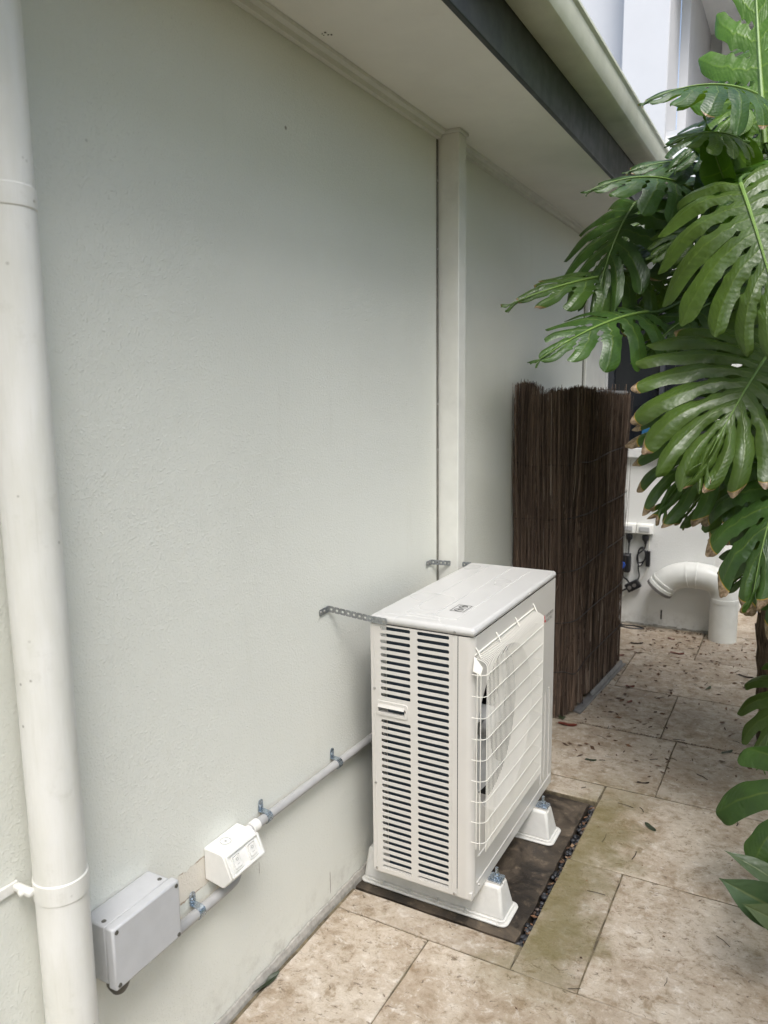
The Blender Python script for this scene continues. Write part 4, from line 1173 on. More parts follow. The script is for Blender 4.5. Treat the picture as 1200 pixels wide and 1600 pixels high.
outlet(0.244, 0.342, 'white power outlet box at the right end of the row, cord hanging below')
def plug(x, label, z=0.598):
    e = empty('power_plug', (x, YB - 0.03, z), label, 'plug', 'black plugs in the wall outlets')
    MB().lathe([(0.020, 0.0), (0.022, 0.006), (0.020, 0.026), (0.011, 0.036), (0.006, 0.055), (0.0001, 0.056)], (x, YB - 0.03, z), (0, 0, -1), 14).build('body', 'black_plastic', e, smooth=True)
plug(0.200, 'black plug under the middle power outlet')
plug(0.300, 'black plug under the right hand power outlet')
tr_ = empty('transformer', (0.165, YB - 0.03, 0.36), 'black transformer box with round blue dial hanging below the outlets', 'transformer')
MB().box(0.125, 0.215, YB - 0.060, YB - 0.004, 0.355, 0.475).build('case', 'black_plastic', tr_, bevel=0.01)
MB().lathe([(0.024, 0), (0.024, 0.006), (0.019, 0.008), (0.0001, 0.008)], (0.165, YB - 0.060, 0.405), (0, -1, 0), 20).build('dial', 'blue_plastic', tr_, smooth=True)
ps_ = empty('power_strip', (0.235, YB - 0.03, 0.27), 'black power adaptor block dangling on cords by the rear wall', 'adaptor')
MB().box(-0.045, 0.045, -0.018, 0.018, -0.028, 0.028).build('block', 'black_plastic', ps_, bevel=0.006, org=(0, 0, 0))
pb = ps_.children[0]
pb.location = (0, 0, 0); pb.rotation_euler = (0, math.radians(-32), 0)
for dx in (-0.022, 0.012):
    c_ = MB().lathe([(0.012, 0.018), (0.012, 0.021), (0.0001, 0.021)], (dx, 0, 0), (0, -1, 0), 12).build('socket', 'rubber_grey', pb, org=(0, 0, 0))
    c_.location = (0, 0, 0)
yq = YB - 0.02
def cord(pts, r, mat, label):
    o = MB().tube(catmull(pts, 6), r, 7).build('cord', mat, smooth=True)
    tag(o, label, 'cord', 'cords hanging by the rear wall')
cord([(0.200, yq, 0.545), (0.198, yq, 0.50), (0.205, yq - 0.02, 0.46), (0.212, yq, 0.475)], 0.005, 'black_plastic', 'short black cord from middle plug into the transformer box')
loops = [(0.300, yq, 0.545), (0.292, yq, 0.51), (0.255, yq - 0.01, 0.47), (0.262, yq, 0.42), (0.298, yq, 0.44), (0.300, yq - 0.01, 0.50), (0.268, yq, 0.51), (0.250, yq, 0.45), (0.272, yq - 0.012, 0.40), (0.302, yq, 0.46), (0.285, yq, 0.52), (0.258, yq - 0.008, 0.49), (0.262, yq, 0.38), (0.268, yq, 0.33), (0.245, yq - 0.01, 0.28)]
cord(loops, 0.0045, 'black_plastic', 'coiled black cord hanging from the right hand plug')
cord([(0.165, yq, 0.36), (0.170, yq, 0.32), (0.195, yq, 0.30), (0.215, yq, 0.26), (0.16, yq, 0.22), (0.125, yq, 0.16), (0.10, yq, 0.05), (0.13, yq - 0.03, 0.014), (0.20, yq - 0.04, 0.013), (0.26, yq - 0.03, 0.013), (0.32, yq - 0.06, 0.013), (0.24, yq - 0.09, 0.013), (0.14, yq - 0.06, 0.013), (0.08, yq - 0.10, 0.013)], 0.0055, 'black_plastic', 'black cord dropping to the floor and lying in loops on the paving')
cord([(0.318, yq, 0.60), (0.322, yq, 0.45), (0.315, yq, 0.38), (0.27, yq, 0.30), (0.19, yq, 0.21), (0.13, yq, 0.14), (0.08, yq, 0.05)], 0.0035, 'white_cable', 'thin white cable running diagonally down the rear wall')
wh = MB().box(0.404, 0.412, YB - 0.0025, YB - 0.0006, 0.065, 0.125).build('weep_hole', 'inside_dark', rear)
nb = MB().box(0.305, 0.330, YB - 0.028, YB - 0.001, 0.40, 0.50).build('network_box', 'black_plastic', bevel=0.003)
tag(nb, 'small black narrow box beside the coiled cord on the rear wall', 'box')

vp = empty('vent_pipe', (0.775, 4.87, 0.0), 'white plastic vent pipe with bend turning down towards the wall', 'pipe')
yv = 4.865
MB().lathe([(0.0785, 0.0), (0.0785, 0.235), (0.0805, 0.237), (0.0805, 0.262), (0.076, 0.264)], (0.775, yv, 0.006), (0, 0, 1), 36).build('riser', 'pvc_white', vp, smooth=True)
path = catmull([(0.775, yv, 0.255), (0.770, yv, 0.30), (0.742, yv, 0.350), (0.688, yv, 0.380), (0.615, yv, 0.389), (0.545, yv, 0.385), (0.485, yv, 0.365), (0.437, yv, 0.328), (0.405, yv, 0.286)], 4)
bend = MB().tube(path, 0.0775, 32, False).build('bend', 'pvc_white', vp, smooth=True)
ax = (Vector(path[-1]) - Vector(path[-3])).normalized()
MB().lathe([(0.0775, -0.060), (0.0825, -0.058), (0.0825, -0.045), (0.0795, -0.043), (0.0795, -0.030), (0.0835, -0.028), (0.0835, -0.002), (0.078, 0.0)], path[-1], ax, 32).build('socket', 'pvc_white', vp, smooth=True)
MB().lathe([(0.0845, -0.010), (0.0845, 0.008), (0.070, 0.008), (0.068, -0.05)], path[-1], ax, 32).build('rubber_seal', 'rubber_grey', vp, smooth=True)
for q0, q1 in ((16, 17), (19, 20)):
    a_ = (Vector(path[q1]) - Vector(path[q0])).normalized()
    MB().lathe([(0.0775, -0.005), (0.0805, -0.004), (0.0805, 0.004), (0.0775, 0.005)], path[q0], a_, 32).build('joint_ring', 'pvc_white', vp, smooth=True)
rag = MB()
rag.prism([(0.235, 1.182), (0.30, 1.182), (0.305, 1.25), (0.287, 1.262), (0.281, 1.30), (0.268, 1.262), (0.252, 1.285), (0.243, 1.26)], XZ, YB + 0.021, YB + 0.0285)
rag = rag.build('cloth', 'blue_cloth', bevel=0.003)
tag(rag, 'small blue cloth hanging in the rear window', 'cloth')
# ------------------------------------------------------------------ monstera
def interp(tab, t):
    for i in range(len(tab) - 1):
        if t <= tab[i + 1][0]:
            a, b = tab[i], tab[i + 1]
            f = (t - a[0]) / (b[0] - a[0])
            f = f * f * (3 - 2 * f)
            return a[1] + (b[1] - a[1]) * f
    return tab[-1][1]

def leaf_geo(L, W, n, seed, bend, fold, droop, burn, slit=(0.40, 0.62), holes=True, gap=0.17, twist=0.0):
    """cut leaf: lobes are strips between side veins, parted by slits outside and holes near the midrib"""
    rg = random.Random(seed)
    mb = MB()
    lenT = [(0, 0.62), (0.18, 0.90), (0.42, 1.0), (0.68, 0.86), (0.88, 0.55), (1.0, 0.22)]
    def frame(bq):
        t = bq / n
        s_ = L * (t ** 1.25) * 0.97
        th = math.radians(150 * (1 - t) ** 1.15)
        return s_, th, W * interp(lenT, t)
    R_ = L / bend if abs(bend) > 1e-3 else None
    def place(x, y, z):
        z += abs(x) * fold - droop * (x * x) / W
        if R_:
            a = y / R_
            y2 = (R_ + z) * math.sin(a); z2 = (R_ + z) * math.cos(a) - R_
            y, z = y2, z2
        if twist:
            a = twist * y / L
            x, z = x * math.cos(a) - z * math.sin(a), x * math.sin(a) + z * math.cos(a)
        return (x, y, z)
    NV, NW = 26, 6
    for side in (-1, 1):
        g0 = [rg.uniform(*slit) for _ in range(n + 1)]
        hol = [[(rg.uniform(0.13, 0.20), rg.uniform(0.035, 0.06), rg.uniform(0.20, 0.34))] if rg.random() < 0.92 else [] for _ in range(n + 1)]
        for h in hol:
            if rg.random() < 0.75:
                h.append((rg.uniform(0.30, 0.40), rg.uniform(0.05, 0.10), rg.uniform(0.16, 0.30)))
        def gapf(kk, v):
            if kk == 0 or kk == n:
                return 0.0
            q = 0.0
            if v > g0[kk]:
                e = min(1.0, (v - g0[kk]) / 0.07)
                q = gap * math.sqrt(e) + 0.28 * max(0, v - g0[kk])
            if holes:
                for (c, r, w) in hol[kk]:
                    u = (v - c) / r
                    if abs(u) < 1 and v < g0[kk] - 0.03:
                        q = max(q, w * math.sqrt(1 - u * u))
            return q
        for i in range(n):
            dz = rg.uniform(-0.10, 0.16) * W * (1.0 if i < n - 2 else 0.3)
            sway = rg.uniform(-0.07, 0.07)
            stretch = rg.uniform(0.90, 1.05)
            lobe_burn = burn * rg.uniform(0.35, 1.25)
            curl = rg.uniform(0.0, 0.10) * (1.0 if i < n - 2 else 0.3)
            ripple = rg.uniform(0, 6.28)
            vs = []; lv = []; lw = []; lb = []; lt = []; fs = []
            for a in range(NV + 1):
                v = a / NV
                lo = i + gapf(i, v) / 2 + (0.018 * math.sin(v * 17 + ripple) if v > g0[i] and i else 0)
                hi = i + 1 - gapf(i + 1, v) / 2
                if v > 0.80:
                    e = (v - 0.80) / 0.20
                    shr = 1 - math.sqrt(max(0.0, 1 - e * e * 0.90))
                    mid = (lo + hi) / 2 + sway * e
                    lo = lo + (mid - lo) * shr * 0.85
                    hi = hi + (mid - hi) * shr * 0.85
                for b in range(NW + 1):
                    wv = -1 + 2 * b / NW
                    bq = lo + (hi - lo) * b / NW
                    s_, th, ln_ = frame(bq)
                    vv = v * stretch * (1 - 0.05 * wv * wv * v)
                    ang = th - 0.38 * vv
                    x = math.sin(ang) * ln_ * vv
                    y = s_ + math.cos(ang) * ln_ * vv
                    over = max(0.0, v - 0.35)
                    z = dz * over * over - (0.030 * W) * (wv * wv) * min(1, v * 3) - curl * W * over ** 3 * 2.2
                    z += 0.012 * W * math.sin(v * 9 + ripple + wv * 1.5) * min(1, v * 2)
                    vs.append(place(side * x, y, z))
                    lv.append(v); lw.append(wv); lt.append(rg.random() * 0.0 + (i / n) * 0.5 + 0.25 * v)
                    lb.append(max(0.0, (v - (1 - lobe_burn)) / max(lobe_burn, 1e-4) * 1.0 + 0.42) if lobe_burn > 0.04 and v > 0.3 else 0.0)
            for a in range(NV):
                for b in range(NW):
                    q = (a * (NW + 1) + b, a * (NW + 1) + b + 1, (a + 1) * (NW + 1) + b + 1, (a + 1) * (NW + 1) + b)
                    fs.append(q if side > 0 else q[::-1])
            mb.add(vs, fs, lv=lv, lw=lw, lb=lb, lt=lt)
    rib = MB()
    pts = [place(0, L * t * 1.0, 0.0025) for t in [i / 14 for i in range(15)]]
    rib.tube(pts, [max(0.0008, 0.0055 * (L / 0.5) * (1 - i / 15.5)) for i in range(15)], 7)
    return mb, rib

def plain_leaf(L, W, seed, bend, fold):
    """undivided pointed blade"""
    rg = random.Random(seed)
    mb = MB()
    R_ = L / bend if abs(bend) > 1e-3 else None
    NV, NW = 26, 8
    vs = []; lv = []; lw = []; lt = []; fs = []
    ph = rg.uniform(0, 6)
    for a in range(NV + 1):
        t = a / NV
        w = W * (math.sin(math.pi * min(1, t * 0.93 + 0.05)) ** 0.8) * (1 - t ** 6)
        for b in range(NW + 1):
            u = -1 + 2 * b / NW
            x = u * w; y = L * t; z = abs(x) * fold + 0.02 * W * math.sin(t * 12 + ph + u)
            if R_:
                q = y / R_
                y, z = (R_ + z) * math.sin(q), (R_ + z) * math.cos(q) - R_
            vs.append((x, y, z)); lv.append(t * 0.4); lw.append(u); lt.append(0.3 + 0.3 * t)
    for a in range(NV):
        for b in range(NW):
            fs.append((a * (NW + 1) + b, a * (NW + 1) + b + 1, (a + 1) * (NW + 1) + b + 1, (a + 1) * (NW + 1) + b))
    mb.add(vs, fs, lv=lv, lw=lw, lt=lt)
    return mb

def orient(base, tip, up):
    y = (Vector(tip) - Vector(base)).normalized()
    z = Vector(up).normalized()
    x = y.cross(z).normalized()
    z = x.cross(y).normalized()
    return Matrix(((x.x, y.x, z.x, base[0]), (x.y, y.y, z.y, base[1]), (x.z, y.z, z.z, base[2]), (0, 0, 0, 1)))

def add_leaf(plant, base, tip, up, W, n=8, seed=1, bend=0.5, fold=0.12, droop=0.25, burn=0.0, mat='monstera_leaf', node=None, slit=(0.40, 0.62), holes=True, gap=0.17, twist=0.0, pr=0.007):
    base = Vector(base); tip = Vector(tip)
    chord = (tip - base).length
    L = chord / (math.sin(bend / 2) / (bend / 2)) if abs(bend) > 1e-3 else chord
    mb, rib = leaf_geo(L, W, n, seed, bend, fold, droop, burn, slit, holes, gap, twist)
    o = mb.build('leaf', mat, plant, smooth='all', org=(0, 0, 0), fix=False)
    mw = orient(base, tip, up) @ Matrix.Rotation(bend / 2, 4, 'X')
    off = Matrix.Translation(-ORIG[plant.name])
    o.matrix_local = off @ mw
    r = rib.build('midrib', 'midrib_green', None, smooth=True, fix=False)
    r.parent = o
    if node is not None:
        d0 = (mw.to_3x3() @ Vector((0, -1, -0.25))).normalized()
        nd = Vector(node)
        dist = (nd - base).length
        pts = bez(base, base + d0 * dist * 0.35, nd + Vector((0, 0, 1)) * dist * 0.35, nd, 12)
        MB().tube(pts, [pr * (0.75 + 0.5 * i / 12) for i in range(13)], 9).build('petiole', 'petiole_green', plant, smooth=True)
    return o

def trunk_mesh(name, pts, rads, plant, seed):
    rg = random.Random(seed)
    mb = MB()
    path = catmull(pts, 8)
    rr = [interp([(i / (len(rads) - 1), r) for i, r in enumerate(rads)], i / (len(path) - 1)) * (1 + 0.05 * math.sin(i * 2.3)) for i in range(len(path))]
    mb.tube(path, rr, 18)
    # loose fibres and aerial roots clinging to the stem
    for i in range(46):
        a = rg.uniform(0, 6.28); i0 = rg.randrange(0, len(path) - 8); i1 = min(len(path) - 1, i0 + rg.randrange(6, 20))
        q = []
        for j in range(i0, i1 + 1):
            a += rg.gauss(0, 0.03)
            q.append(path[j] + Vector((math.cos(a), math.sin(a), 0)) * (rr[j] + 0.001))
        mb.tube(q, rg.uniform(0.002, 0.006), 5)
    return mb.build(name, 'bark', plant, smooth=True)

mon = empty('monstera_plant', (1.14, 3.40, -0.02), 'tall monstera with large split leaves and browned tips beside the path', 'plant')
trunk_mesh('trunk', [(1.125, 3.40, -0.04), (1.108, 3.395, 0.35), (1.080, 3.38, 0.75), (1.10, 3.33, 1.15), (1.15, 3.25, 1.55), (1.20, 3.15, 2.0), (1.22, 3.05, 2.4)], [0.085, 0.080, 0.078, 0.07, 0.06, 0.05, 0.035], mon, 5)
N1 = (1.20, 3.15, 2.0); N2 = (1.16, 3.22, 1.65); N3 = (1.12, 3.30, 1.30); N4 = (1.21, 3.08, 2.30)
V_ = (0.15, -0.9, 0.35)
# big leaf at right, hanging
add_leaf(mon, (0.922, 2.619, 2.099), (1.083, 2.389, 1.605), (-0.05, -0.80, 0.60), 0.30, 10, 21, 0.55, 0.05, 0.55, 0.03, node=N1, slit=(0.40, 0.60), gap=0.15)
# broad perforated leaf in the middle right
add_leaf(mon, (1.029, 2.732, 1.622), (0.898, 2.396, 1.310), (0.12, -0.80, 0.48), 0.385, 11, 34, 0.6, 0.06, 0.30, 0.06, node=N2, slit=(0.56, 0.74), gap=0.14)
# leaf below it, browned tips
add_leaf(mon, (1.006, 2.804, 1.448), (0.779, 2.491, 1.168), (-0.05, -0.80, 0.50), 0.335, 10, 41, 0.7, 0.05, 0.45, 0.15, node=N2, slit=(0.36, 0.55), gap=0.22)
# lower leaf, lobes hanging with burnt ends
add_leaf(mon, (1.109, 2.511, 1.301), (1.042, 2.274, 0.950), (-0.25, -0.75, 0.55), 0.27, 7, 52, 0.6, 0.04, 0.5, 0.22, node=N3, slit=(0.34, 0.50), gap=0.24)
# upper-left hanging leaf over the wall end
add_leaf(mon, (0.605, 3.190, 1.939), (0.202, 2.608, 1.792), (0.15, -0.62, 0.62), 0.23, 9, 63, 0.45, 0.0, 0.7, 0.06, node=N1, slit=(0.30, 0.45), gap=0.26)
add_leaf(mon, (0.620, 2.903, 1.771), (0.354, 2.471, 1.593), (0.18, -0.66, 0.62), 0.20, 7, 74, 0.55, 0.02, 0.6, 0.03, node=N1, slit=(0.34, 0.48), gap=0.24)
# dark leaf under the gutter
add_leaf(mon, (0.526, 3.086, 2.186), (0.453, 2.869, 1.836), (-0.30, -0.85, -0.20), 0.29, 8, 85, 0.5, 0.05, 0.35, 0.0, node=N1, slit=(0.34, 0.5), gap=0.22)
add_leaf(mon, (0.741, 3.020, 2.185), (0.444, 2.713, 2.159), (0.05, -0.65, 0.70), 0.17, 7, 96, 0.9, 0.02, 0.8, 0.0, node=N1, slit=(0.4, 0.6), gap=0.18)
# pale shiny leaf near the upper wing
add_leaf(mon, (0.939, 2.773, 2.392), (0.662, 2.495, 2.336), (-0.10, -0.62, 0.62), 0.17, 7, 107, 0.7, 0.02, 0.7, 0.04, node=N4, slit=(0.36, 0.5), gap=0.22)
# leaf at the top right, light shining through
add_leaf(mon, (0.965, 2.905, 2.280), (0.877, 3.147, 3.004), (-0.10, -0.95, 0.10), 0.24, 8, 118, 0.25, 0.10, 0.1, 0.0, mat='monstera_leaf_young', node=N4, slit=(0.36, 0.5), gap=0.26)
# young folded leaves
add_leaf(mon, (0.869, 2.874, 2.138), (0.790, 2.778, 2.364), (-0.3, -0.9, 0.1), 0.060, 4, 129, 0.5, 0.9, 0.0, 0.0, mat='monstera_leaf_young', node=N1, slit=(0.8, 0.9), holes=False, gap=0.05)
add_leaf(mon, (0.937, 2.936, 2.082), (0.890, 2.900, 2.349), (0.2, -0.9, 0.1), 0.075, 4, 130, 0.4, 0.8, 0.0, 0.0, mat='monstera_leaf_young', node=N1, slit=(0.8, 0.9), holes=False, gap=0.05)
# filling leaves deeper in the crown
add_leaf(mon, (0.892, 3.370, 2.388), (0.615, 3.229, 2.128), (0.1, -0.7, 0.5), 0.27, 8, 141, 0.6, 0.05, 0.4, 0.0, node=N1)
add_leaf(mon, (0.855, 3.398, 2.012), (0.549, 3.259, 1.849), (0.1, -0.6, 0.7), 0.25, 8, 152, 0.6, 0.05, 0.5, 0.0, node=N1)
add_leaf(mon, (0.973, 3.207, 1.873), (0.714, 3.083, 1.649), (0.0, -0.6, 0.7), 0.25, 8, 163, 0.7, 0.05, 0.5, 0.05, node=N2)
add_leaf(mon, (1.043, 3.085, 1.289), (0.887, 3.003, 0.987), (0.1, -0.7, 0.6), 0.24, 7, 174, 0.7, 0.05, 0.5, 0.12, node=N3)
add_leaf(mon, (1.028, 2.934, 1.787), (1.152, 2.802, 1.310), (0.1, -0.8, 0.5), 0.28, 8, 185, 0.6, 0.05, 0.5, 0.05, node=N2)
add_leaf(mon, (1.015, 3.069, 2.263), (0.962, 3.153, 1.923), (0.0, -0.7, 0.6), 0.25, 8, 196, 0.6, 0.05, 0.4, 0.0, node=N4)
add_leaf(mon, (1.120, 2.583, 1.152), (1.120, 2.386, 0.821), (-0.1, -0.8, 0.5), 0.22, 6, 207, 0.6, 0.04, 0.5, 0.25, node=N3, slit=(0.34, 0.5), gap=0.24)
# fuller crown at the upper right
for i, (b, t, u, w, yg) in enumerate((
        ((0.892, 3.148, 2.438), (0.699, 2.918, 2.262), (0.1, -0.75, 0.5), 0.20, 0),
        ((0.979, 3.095, 2.520), (0.821, 2.879, 2.315), (0.0, -0.70, 0.6), 0.19, 1),
        ((0.795, 3.159, 2.284), (0.539, 2.922, 2.259), (0.05, -0.60, 0.75), 0.17, 0),
        ((0.846, 2.962, 2.056), (0.672, 2.778, 1.951), (0.1, -0.65, 0.65), 0.17, 0),
        ((0.755, 3.251, 2.012), (0.472, 3.021, 1.982), (0.1, -0.60, 0.7), 0.20, 0),
        ((0.935, 3.413, 2.173), (0.789, 3.260, 1.762), (-0.1, -0.80, 0.5), 0.26, 0),
        ((0.829, 3.059, 1.812), (0.610, 2.846, 1.609), (0.1, -0.70, 0.6), 0.19, 0),
        ((0.980, 3.307, 2.737), (0.845, 3.143, 2.561), (0.0, -0.8, 0.4), 0.20, 1),
        ((1.055, 2.985, 1.536), (0.928, 2.923, 1.319), (0.0, -0.75, 0.6), 0.26, 0),
        ((1.111, 2.689, 0.995), (0.974, 2.620, 0.902), (-0.1, -0.75, 0.5), 0.16, 0),
        ((0.987, 2.955, 1.318), (0.803, 2.767, 1.086), (0.0, -0.80, 0.5), 0.24, 0),
        ((1.012, 3.128, 1.959), (0.852, 2.931, 1.604), (0.0, -0.80, 0.5), 0.26, 0),
        ((0.882, 2.840, 2.295), (0.721, 2.627, 2.245), (0.0, -0.65, 0.6), 0.13, 0),
        ((0.638, 3.370, 2.199), (0.358, 3.190, 2.052), (0.1, -0.75, 0.4), 0.22, 0),
        ((1.007, 2.844, 2.191), (0.905, 2.715, 2.044), (0.1, -0.70, 0.6), 0.17, 1))):
    add_leaf(mon, b, t, u, w, 7, 400 + i, 0.65, 0.04, 0.5, 0.05 if i % 3 else 0.0, mat='monstera_leaf_young' if yg else 'monstera_leaf', node=(N1, N4, N1, N1, N1, N1, N2, N4, N2, N3, N3, N2, N4, N1, N4)[i], slit=(0.38, 0.58), gap=0.2)
# leaves that carry on to the right of the view
for i, (b, t, u) in enumerate((((1.40, 3.0, 1.75), (1.62, 2.75, 1.45), (0.4, -0.5, 0.7)), ((1.45, 3.15, 2.15), (1.80, 3.05, 2.05), (0.2, -0.3, 0.9)), ((1.38, 2.85, 1.30), (1.55, 2.55, 0.95), (0.3, -0.6, 0.7)),
                              ((1.35, 3.55, 1.9), (1.65, 3.85, 1.7), (0.4, 0.4, 0.8)), ((1.05, 3.5, 2.35), (0.95, 3.9, 2.45), (0.0, 0.2, 1.0)), ((1.30, 3.2, 2.55), (1.42, 2.85, 2.65), (0.1, -0.4, 0.9)))):
    add_leaf(mon, b, t, u, 0.27, 8, 300 + i, 0.6, 0.05, 0.5, 0.04, node=(N1, N4, N3, N2, N4, N4)[i])
# small leaf low on the trunk
N5 = (1.15, 3.32, 0.25)
add_leaf(mon, (1.146, 3.012, 0.492), (1.078, 2.766, 0.229), (-0.20, -0.80, 0.52), 0.165, 6, 218, 0.6, 0.04, 0.5, 0.0, node=N5, slit=(0.30, 0.42), holes=False, gap=0.24, pr=0.005)

young = empty('young_monstera', (1.30, 2.28, -0.03), 'young monstera with few broad dark lobes at the right edge of paving', 'plant')
trunk_mesh('stem', [(1.30, 2.28, -0.05), (1.29, 2.27, 0.12), (1.285, 2.26, 0.24)], [0.016, 0.014, 0.011], young, 6)
N6 = (1.285, 2.26, 0.22)
add_leaf(young, (1.184, 2.265, 0.465), (1.170, 2.110, 0.284), (-0.12, -0.75, 0.60), 0.215, 4, 229, 0.35, 0.04, 0.3, 0.0, node=N6, slit=(0.24, 0.32), holes=False, gap=0.20, pr=0.004)
add_leaf(young, (1.202, 2.390, 0.460), (1.259, 2.495, 0.547), (0.1, -0.5, 0.8), 0.10, 4, 230, 0.35, 0.04, 0.3, 0.0, node=N6, slit=(0.3, 0.4), holes=False, gap=0.2, pr=0.004)

lily = empty('strap_leaf_plant', (1.225, 1.99, 0.0), 'small rosette plant with pale green pointed strap leaves at the paving edge', 'plant')
def strap_leaf(base, tip, up, W, seed, bend):
    base = Vector(base); tip = Vector(tip)
    chord = (tip - base).length
    L = chord / (math.sin(bend / 2) / (bend / 2))
    mb = plain_leaf(L, W, seed, bend, 0.22)
    o = mb.build('leaf', 'strap_leaf', lily, smooth='all', org=(0, 0, 0), fix=False)
    o.matrix_local = Matrix.Translation(-ORIG[lily.name]) @ orient(base, tip, up) @ Matrix.Rotation(bend / 2, 4, 'X')
C0 = Vector((1.225, 1.99, 0.16))
strap_leaf(C0 + Vector((-0.02, 0, 0.10)), (1.024, 1.983, 0.342), (-0.1, -0.55, 0.8), 0.026, 1, 0.5)
strap_leaf(C0 + Vector((-0.01, -0.02, 0.05)), (1.020, 1.895, 0.318), (-0.05, -0.88, 0.42), 0.052, 2, 0.3)
strap_leaf(C0 + Vector((-0.01, -0.03, 0.02)), (1.075, 1.873, 0.282), (-0.1, -0.70, 0.65), 0.034, 3, 0.4)
for i, (dx, dy, dz) in enumerate(((0.16, -0.06, 0.14), (0.14, 0.12, 0.16), (0.02, 0.18, 0.15), (0.08, -0.17, 0.10), (0.03, 0.05, 0.26))):
    strap_leaf(C0, C0 + Vector((dx, dy, dz)), (-dx, -dy, 0.35), 0.032, 10 + i, 0.5)
MB().tube([(1.225, 1.99, -0.04), (1.225, 1.99, 0.10), (1.225, 1.99, 0.20)], [0.018, 0.022, 0.016], 10).build('stalk', 'petiole_green', lily, smooth=True)

# ------------------------------------------------------------------ fallen leaves and litter
lr = random.Random(19)
def fallen(px, size, ang, mat, label, w=0.42, curl=0.25):
    n_ = 8
    vs = []; fs = []
    for a in range(n_ + 1):
        t = a / n_
        hw = size * w * 0.5 * math.sin(math.pi * min(0.985, 0.03 + t * 0.96)) ** 0.9
        for b in (-1, -0.4, 0.4, 1):
            x = (t - 0.5) * size; y = b * hw
            z = 0.0015 + curl * size * (abs(b) ** 2) * 0.06 + curl * size * 0.22 * (t - 0.5) ** 2 + 0.003 * math.sin(t * 7 + b)
            vs.append((x, y, max(z, 0.0008)))
    for a in range(n_):
        for b in range(3):
            fs.append((a * 4 + b, a * 4 + b + 1, a * 4 + b + 5, a * 4 + b + 4))
    mb = MB().add(vs, fs)
    mb.tube([(-0.62 * size, 0, 0.003), (-0.3 * size, 0, 0.0025), (0.45 * size, 0, 0.004)], size * 0.010, 4)
    o = mb.build('fallen_leaf', mat, smooth='all', fix=False)
    o.location = (px[0], px[1], px[2] + 0.0095)
    o.rotation_euler = (0, 0, math.radians(ang))
    tag(o, label, 'leaf', 'fallen leaves on the paving')
fallen((0.015, 1.378, 0.0), 0.105, 74, 'olive_leaf', 'dark green narrow leaf lying against the foot of the wall', 0.26, 0.8)
fallen((0.755, 2.580, 0.0), 0.055, -40, 'olive_leaf', 'dark green leaf alone on the large tile right of the slab', 0.42)
fallen((0.279, 3.264, 0.0), 0.085, 8, 'red_leaf', 'curled reddish brown leaf in front of the brushwood screen', 0.42, 0.5)
fallen((0.233, 3.333, 0.0), 0.06, 110, 'green_leaf', 'grey-green leaf leaning at the foot of the brushwood screen corner', 0.6, 0.5)
fallen((0.454, 2.976, 0.0), 0.045, 15, 'olive_leaf', 'small olive leaf on the tile beside the far end of the unit', 0.45)
fallen((0.936, 3.302, 0.0), 0.06, 50, 'olive_leaf', 'olive leaf lying across the wide joint near the monstera trunk', 0.35)
fallen((0.790, 4.009, 0.0), 0.05, 70, 'green_leaf', 'pale green leaf on the shaded tile left of the trunk', 0.4, 0.7)
fallen((0.285, 4.310, 0.0), 0.06, 10, 'red_leaf', 'dark red leaf at the far end of the brushwood screen', 0.5, 0.5)
fallen((0.574, 4.480, 0.0), 0.075, 5, 'red_leaf', 'red-brown leaf in the middle of the path before the vent pipe', 0.35, 0.8)
fallen((0.504, 4.741, 0.0), 0.045, -15, 'red_leaf', 'small red leaf close to the rear wall by the vent pipe', 0.5, 0.6)
fallen((0.336, 4.563, 0.0), 0.075, 25, 'twig_dark', 'dark curled dead leaf below the outlets on the far paving', 0.35, 0.5)
fallen((0.943, 4.265, 0.0), 0.075, -12, 'twig_dark', 'dark dead leaf beside the monstera trunk', 0.3, 0.5)
fallen((0.437, 3.858, 0.0), 0.045, 20, 'red_leaf', 'brown leaf on the joint past the brushwood screen base rail', 0.5, 0.6)
fallen((0.474, 3.657, 0.0), 0.035, 60, 'red_leaf', 'tiny orange-brown leaf in the middle of the tile beside the screen', 0.6, 0.5)
fallen((1.016, 3.255, 0.0), 0.035, 30, 'red_leaf', 'small orange leaf on the tile at the foot of the trunk', 0.6, 0.6)
fallen((0.677, 2.881, 0.0), 0.045, 22, 'twig_dark', 'thin brown leaf near the joint behind the large tile', 0.25, 0.5)

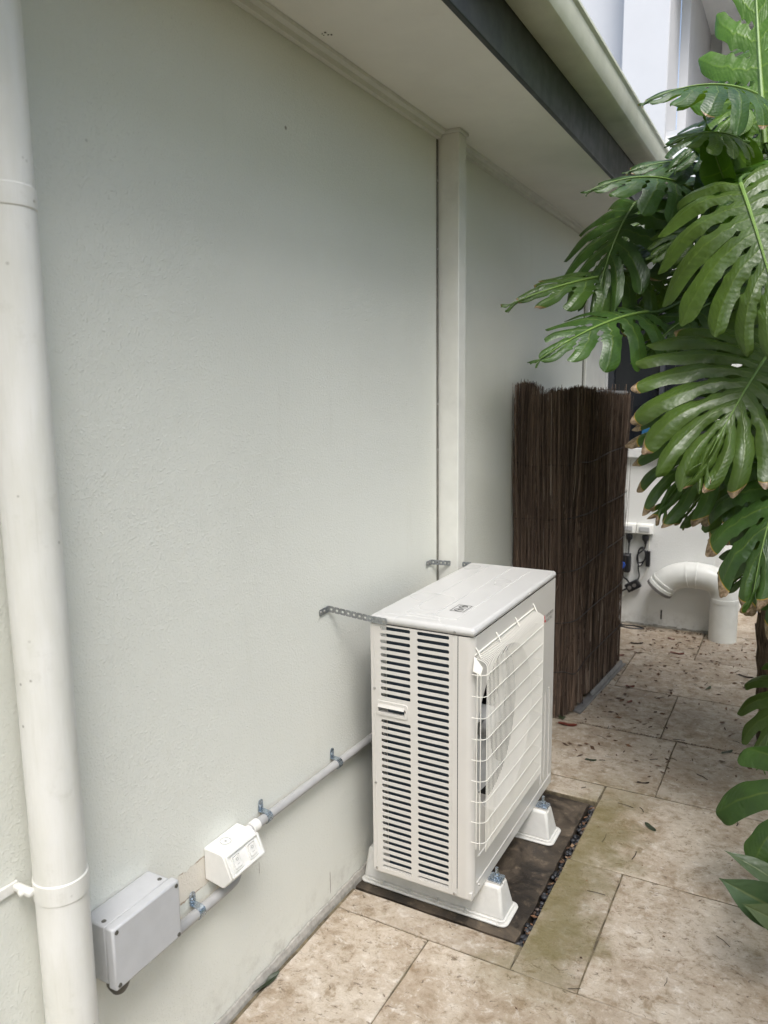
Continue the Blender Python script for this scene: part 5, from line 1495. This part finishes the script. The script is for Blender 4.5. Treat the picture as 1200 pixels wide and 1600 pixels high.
lit = MB()
def flake(c, s, tint):
    a = lr.uniform(0, 6.28); el = lr.uniform(0.2, 0.6)
    d = Vector((math.cos(a), math.sin(a), lr.uniform(-0.15, 0.25))) * s
    e = Vector((-math.sin(a), math.cos(a), lr.uniform(-0.3, 0.5))) * s * el
    c = Vector(c)
    lit.add([c - d, c - d * 0.2 + e, c + d, c - e * 0.9], [(0, 1, 2), (0, 2, 3)], tint=tint)
for i in range(45):
    flake((lr.uniform(0.531, 0.553), lr.uniform(1.84, 2.655), lr.uniform(-0.012, 0.002)), lr.uniform(0.004, 0.013), lr.random())
for i in range(70):
    flake((lr.uniform(0.02, 0.53), lr.uniform(1.829, 1.842), lr.uniform(-0.016, -0.004)), lr.uniform(0.003, 0.008), lr.random() * 0.5)
for i in range(480):
    y = 4.93 - 2.0 * lr.random() ** 1.6; x = lr.uniform(0.30, 1.05)
    flake((x, y, 0.0125), lr.uniform(0.003, 0.017) * (1.0 if x > 0.5 else 1.3), lr.random() * 0.5)
for i in range(120):
    flake((lr.uniform(0.57, 1.3), lr.uniform(1.2, 3.4), 0.0118), lr.uniform(0.0015, 0.006), lr.random())
for i in range(50):
    flake((lr.uniform(0.30, 0.36), lr.uniform(3.3, 4.2), 0.014), lr.uniform(0.003, 0.010), lr.random() * 0.6)
for i in range(150):
    lit_y = 3.315 + lr.gauss(0, 0.004)
    tw_x = lr.uniform(0.30, 1.05)
    lit.add([(tw_x, lit_y, 0.007), (tw_x + lr.uniform(0.003, 0.012), lit_y + lr.uniform(-.004, .004), 0.0105), (tw_x + lr.uniform(-.002, .004), lit_y + lr.uniform(0.002, .006), 0.009)], [(0, 1, 2)], tint=lr.random() * 0.3)
tw = MB()
for i in range(34):
    y = lr.uniform(2.3, 4.85); x = lr.uniform(0.4, 1.02)
    if i < 10:
        x, y = lr.uniform(0.60, 1.2), lr.uniform(1.3, 2.8)
    a = lr.uniform(0, 6.28); l = lr.uniform(0.02, 0.06)
    tw.tube([(x, y, 0.0115), (x + math.cos(a) * l * 0.5 + 0.003, y + math.sin(a) * l * 0.5, 0.013), (x + math.cos(a) * l, y + math.sin(a) * l, 0.0115)], lr.uniform(0.0006, 0.0014), 5)
tw = tw.build('twigs', 'twig_dark')
tag(tw, 'thin dark twigs scattered on the paving', 'twigs', kind='stuff')
lit = lit.build('leaf_litter', 'dead_leaf', fix=False)
tag(lit, 'brown leaf scraps scattered over paving and pebble gap', 'leaf litter', kind='stuff')
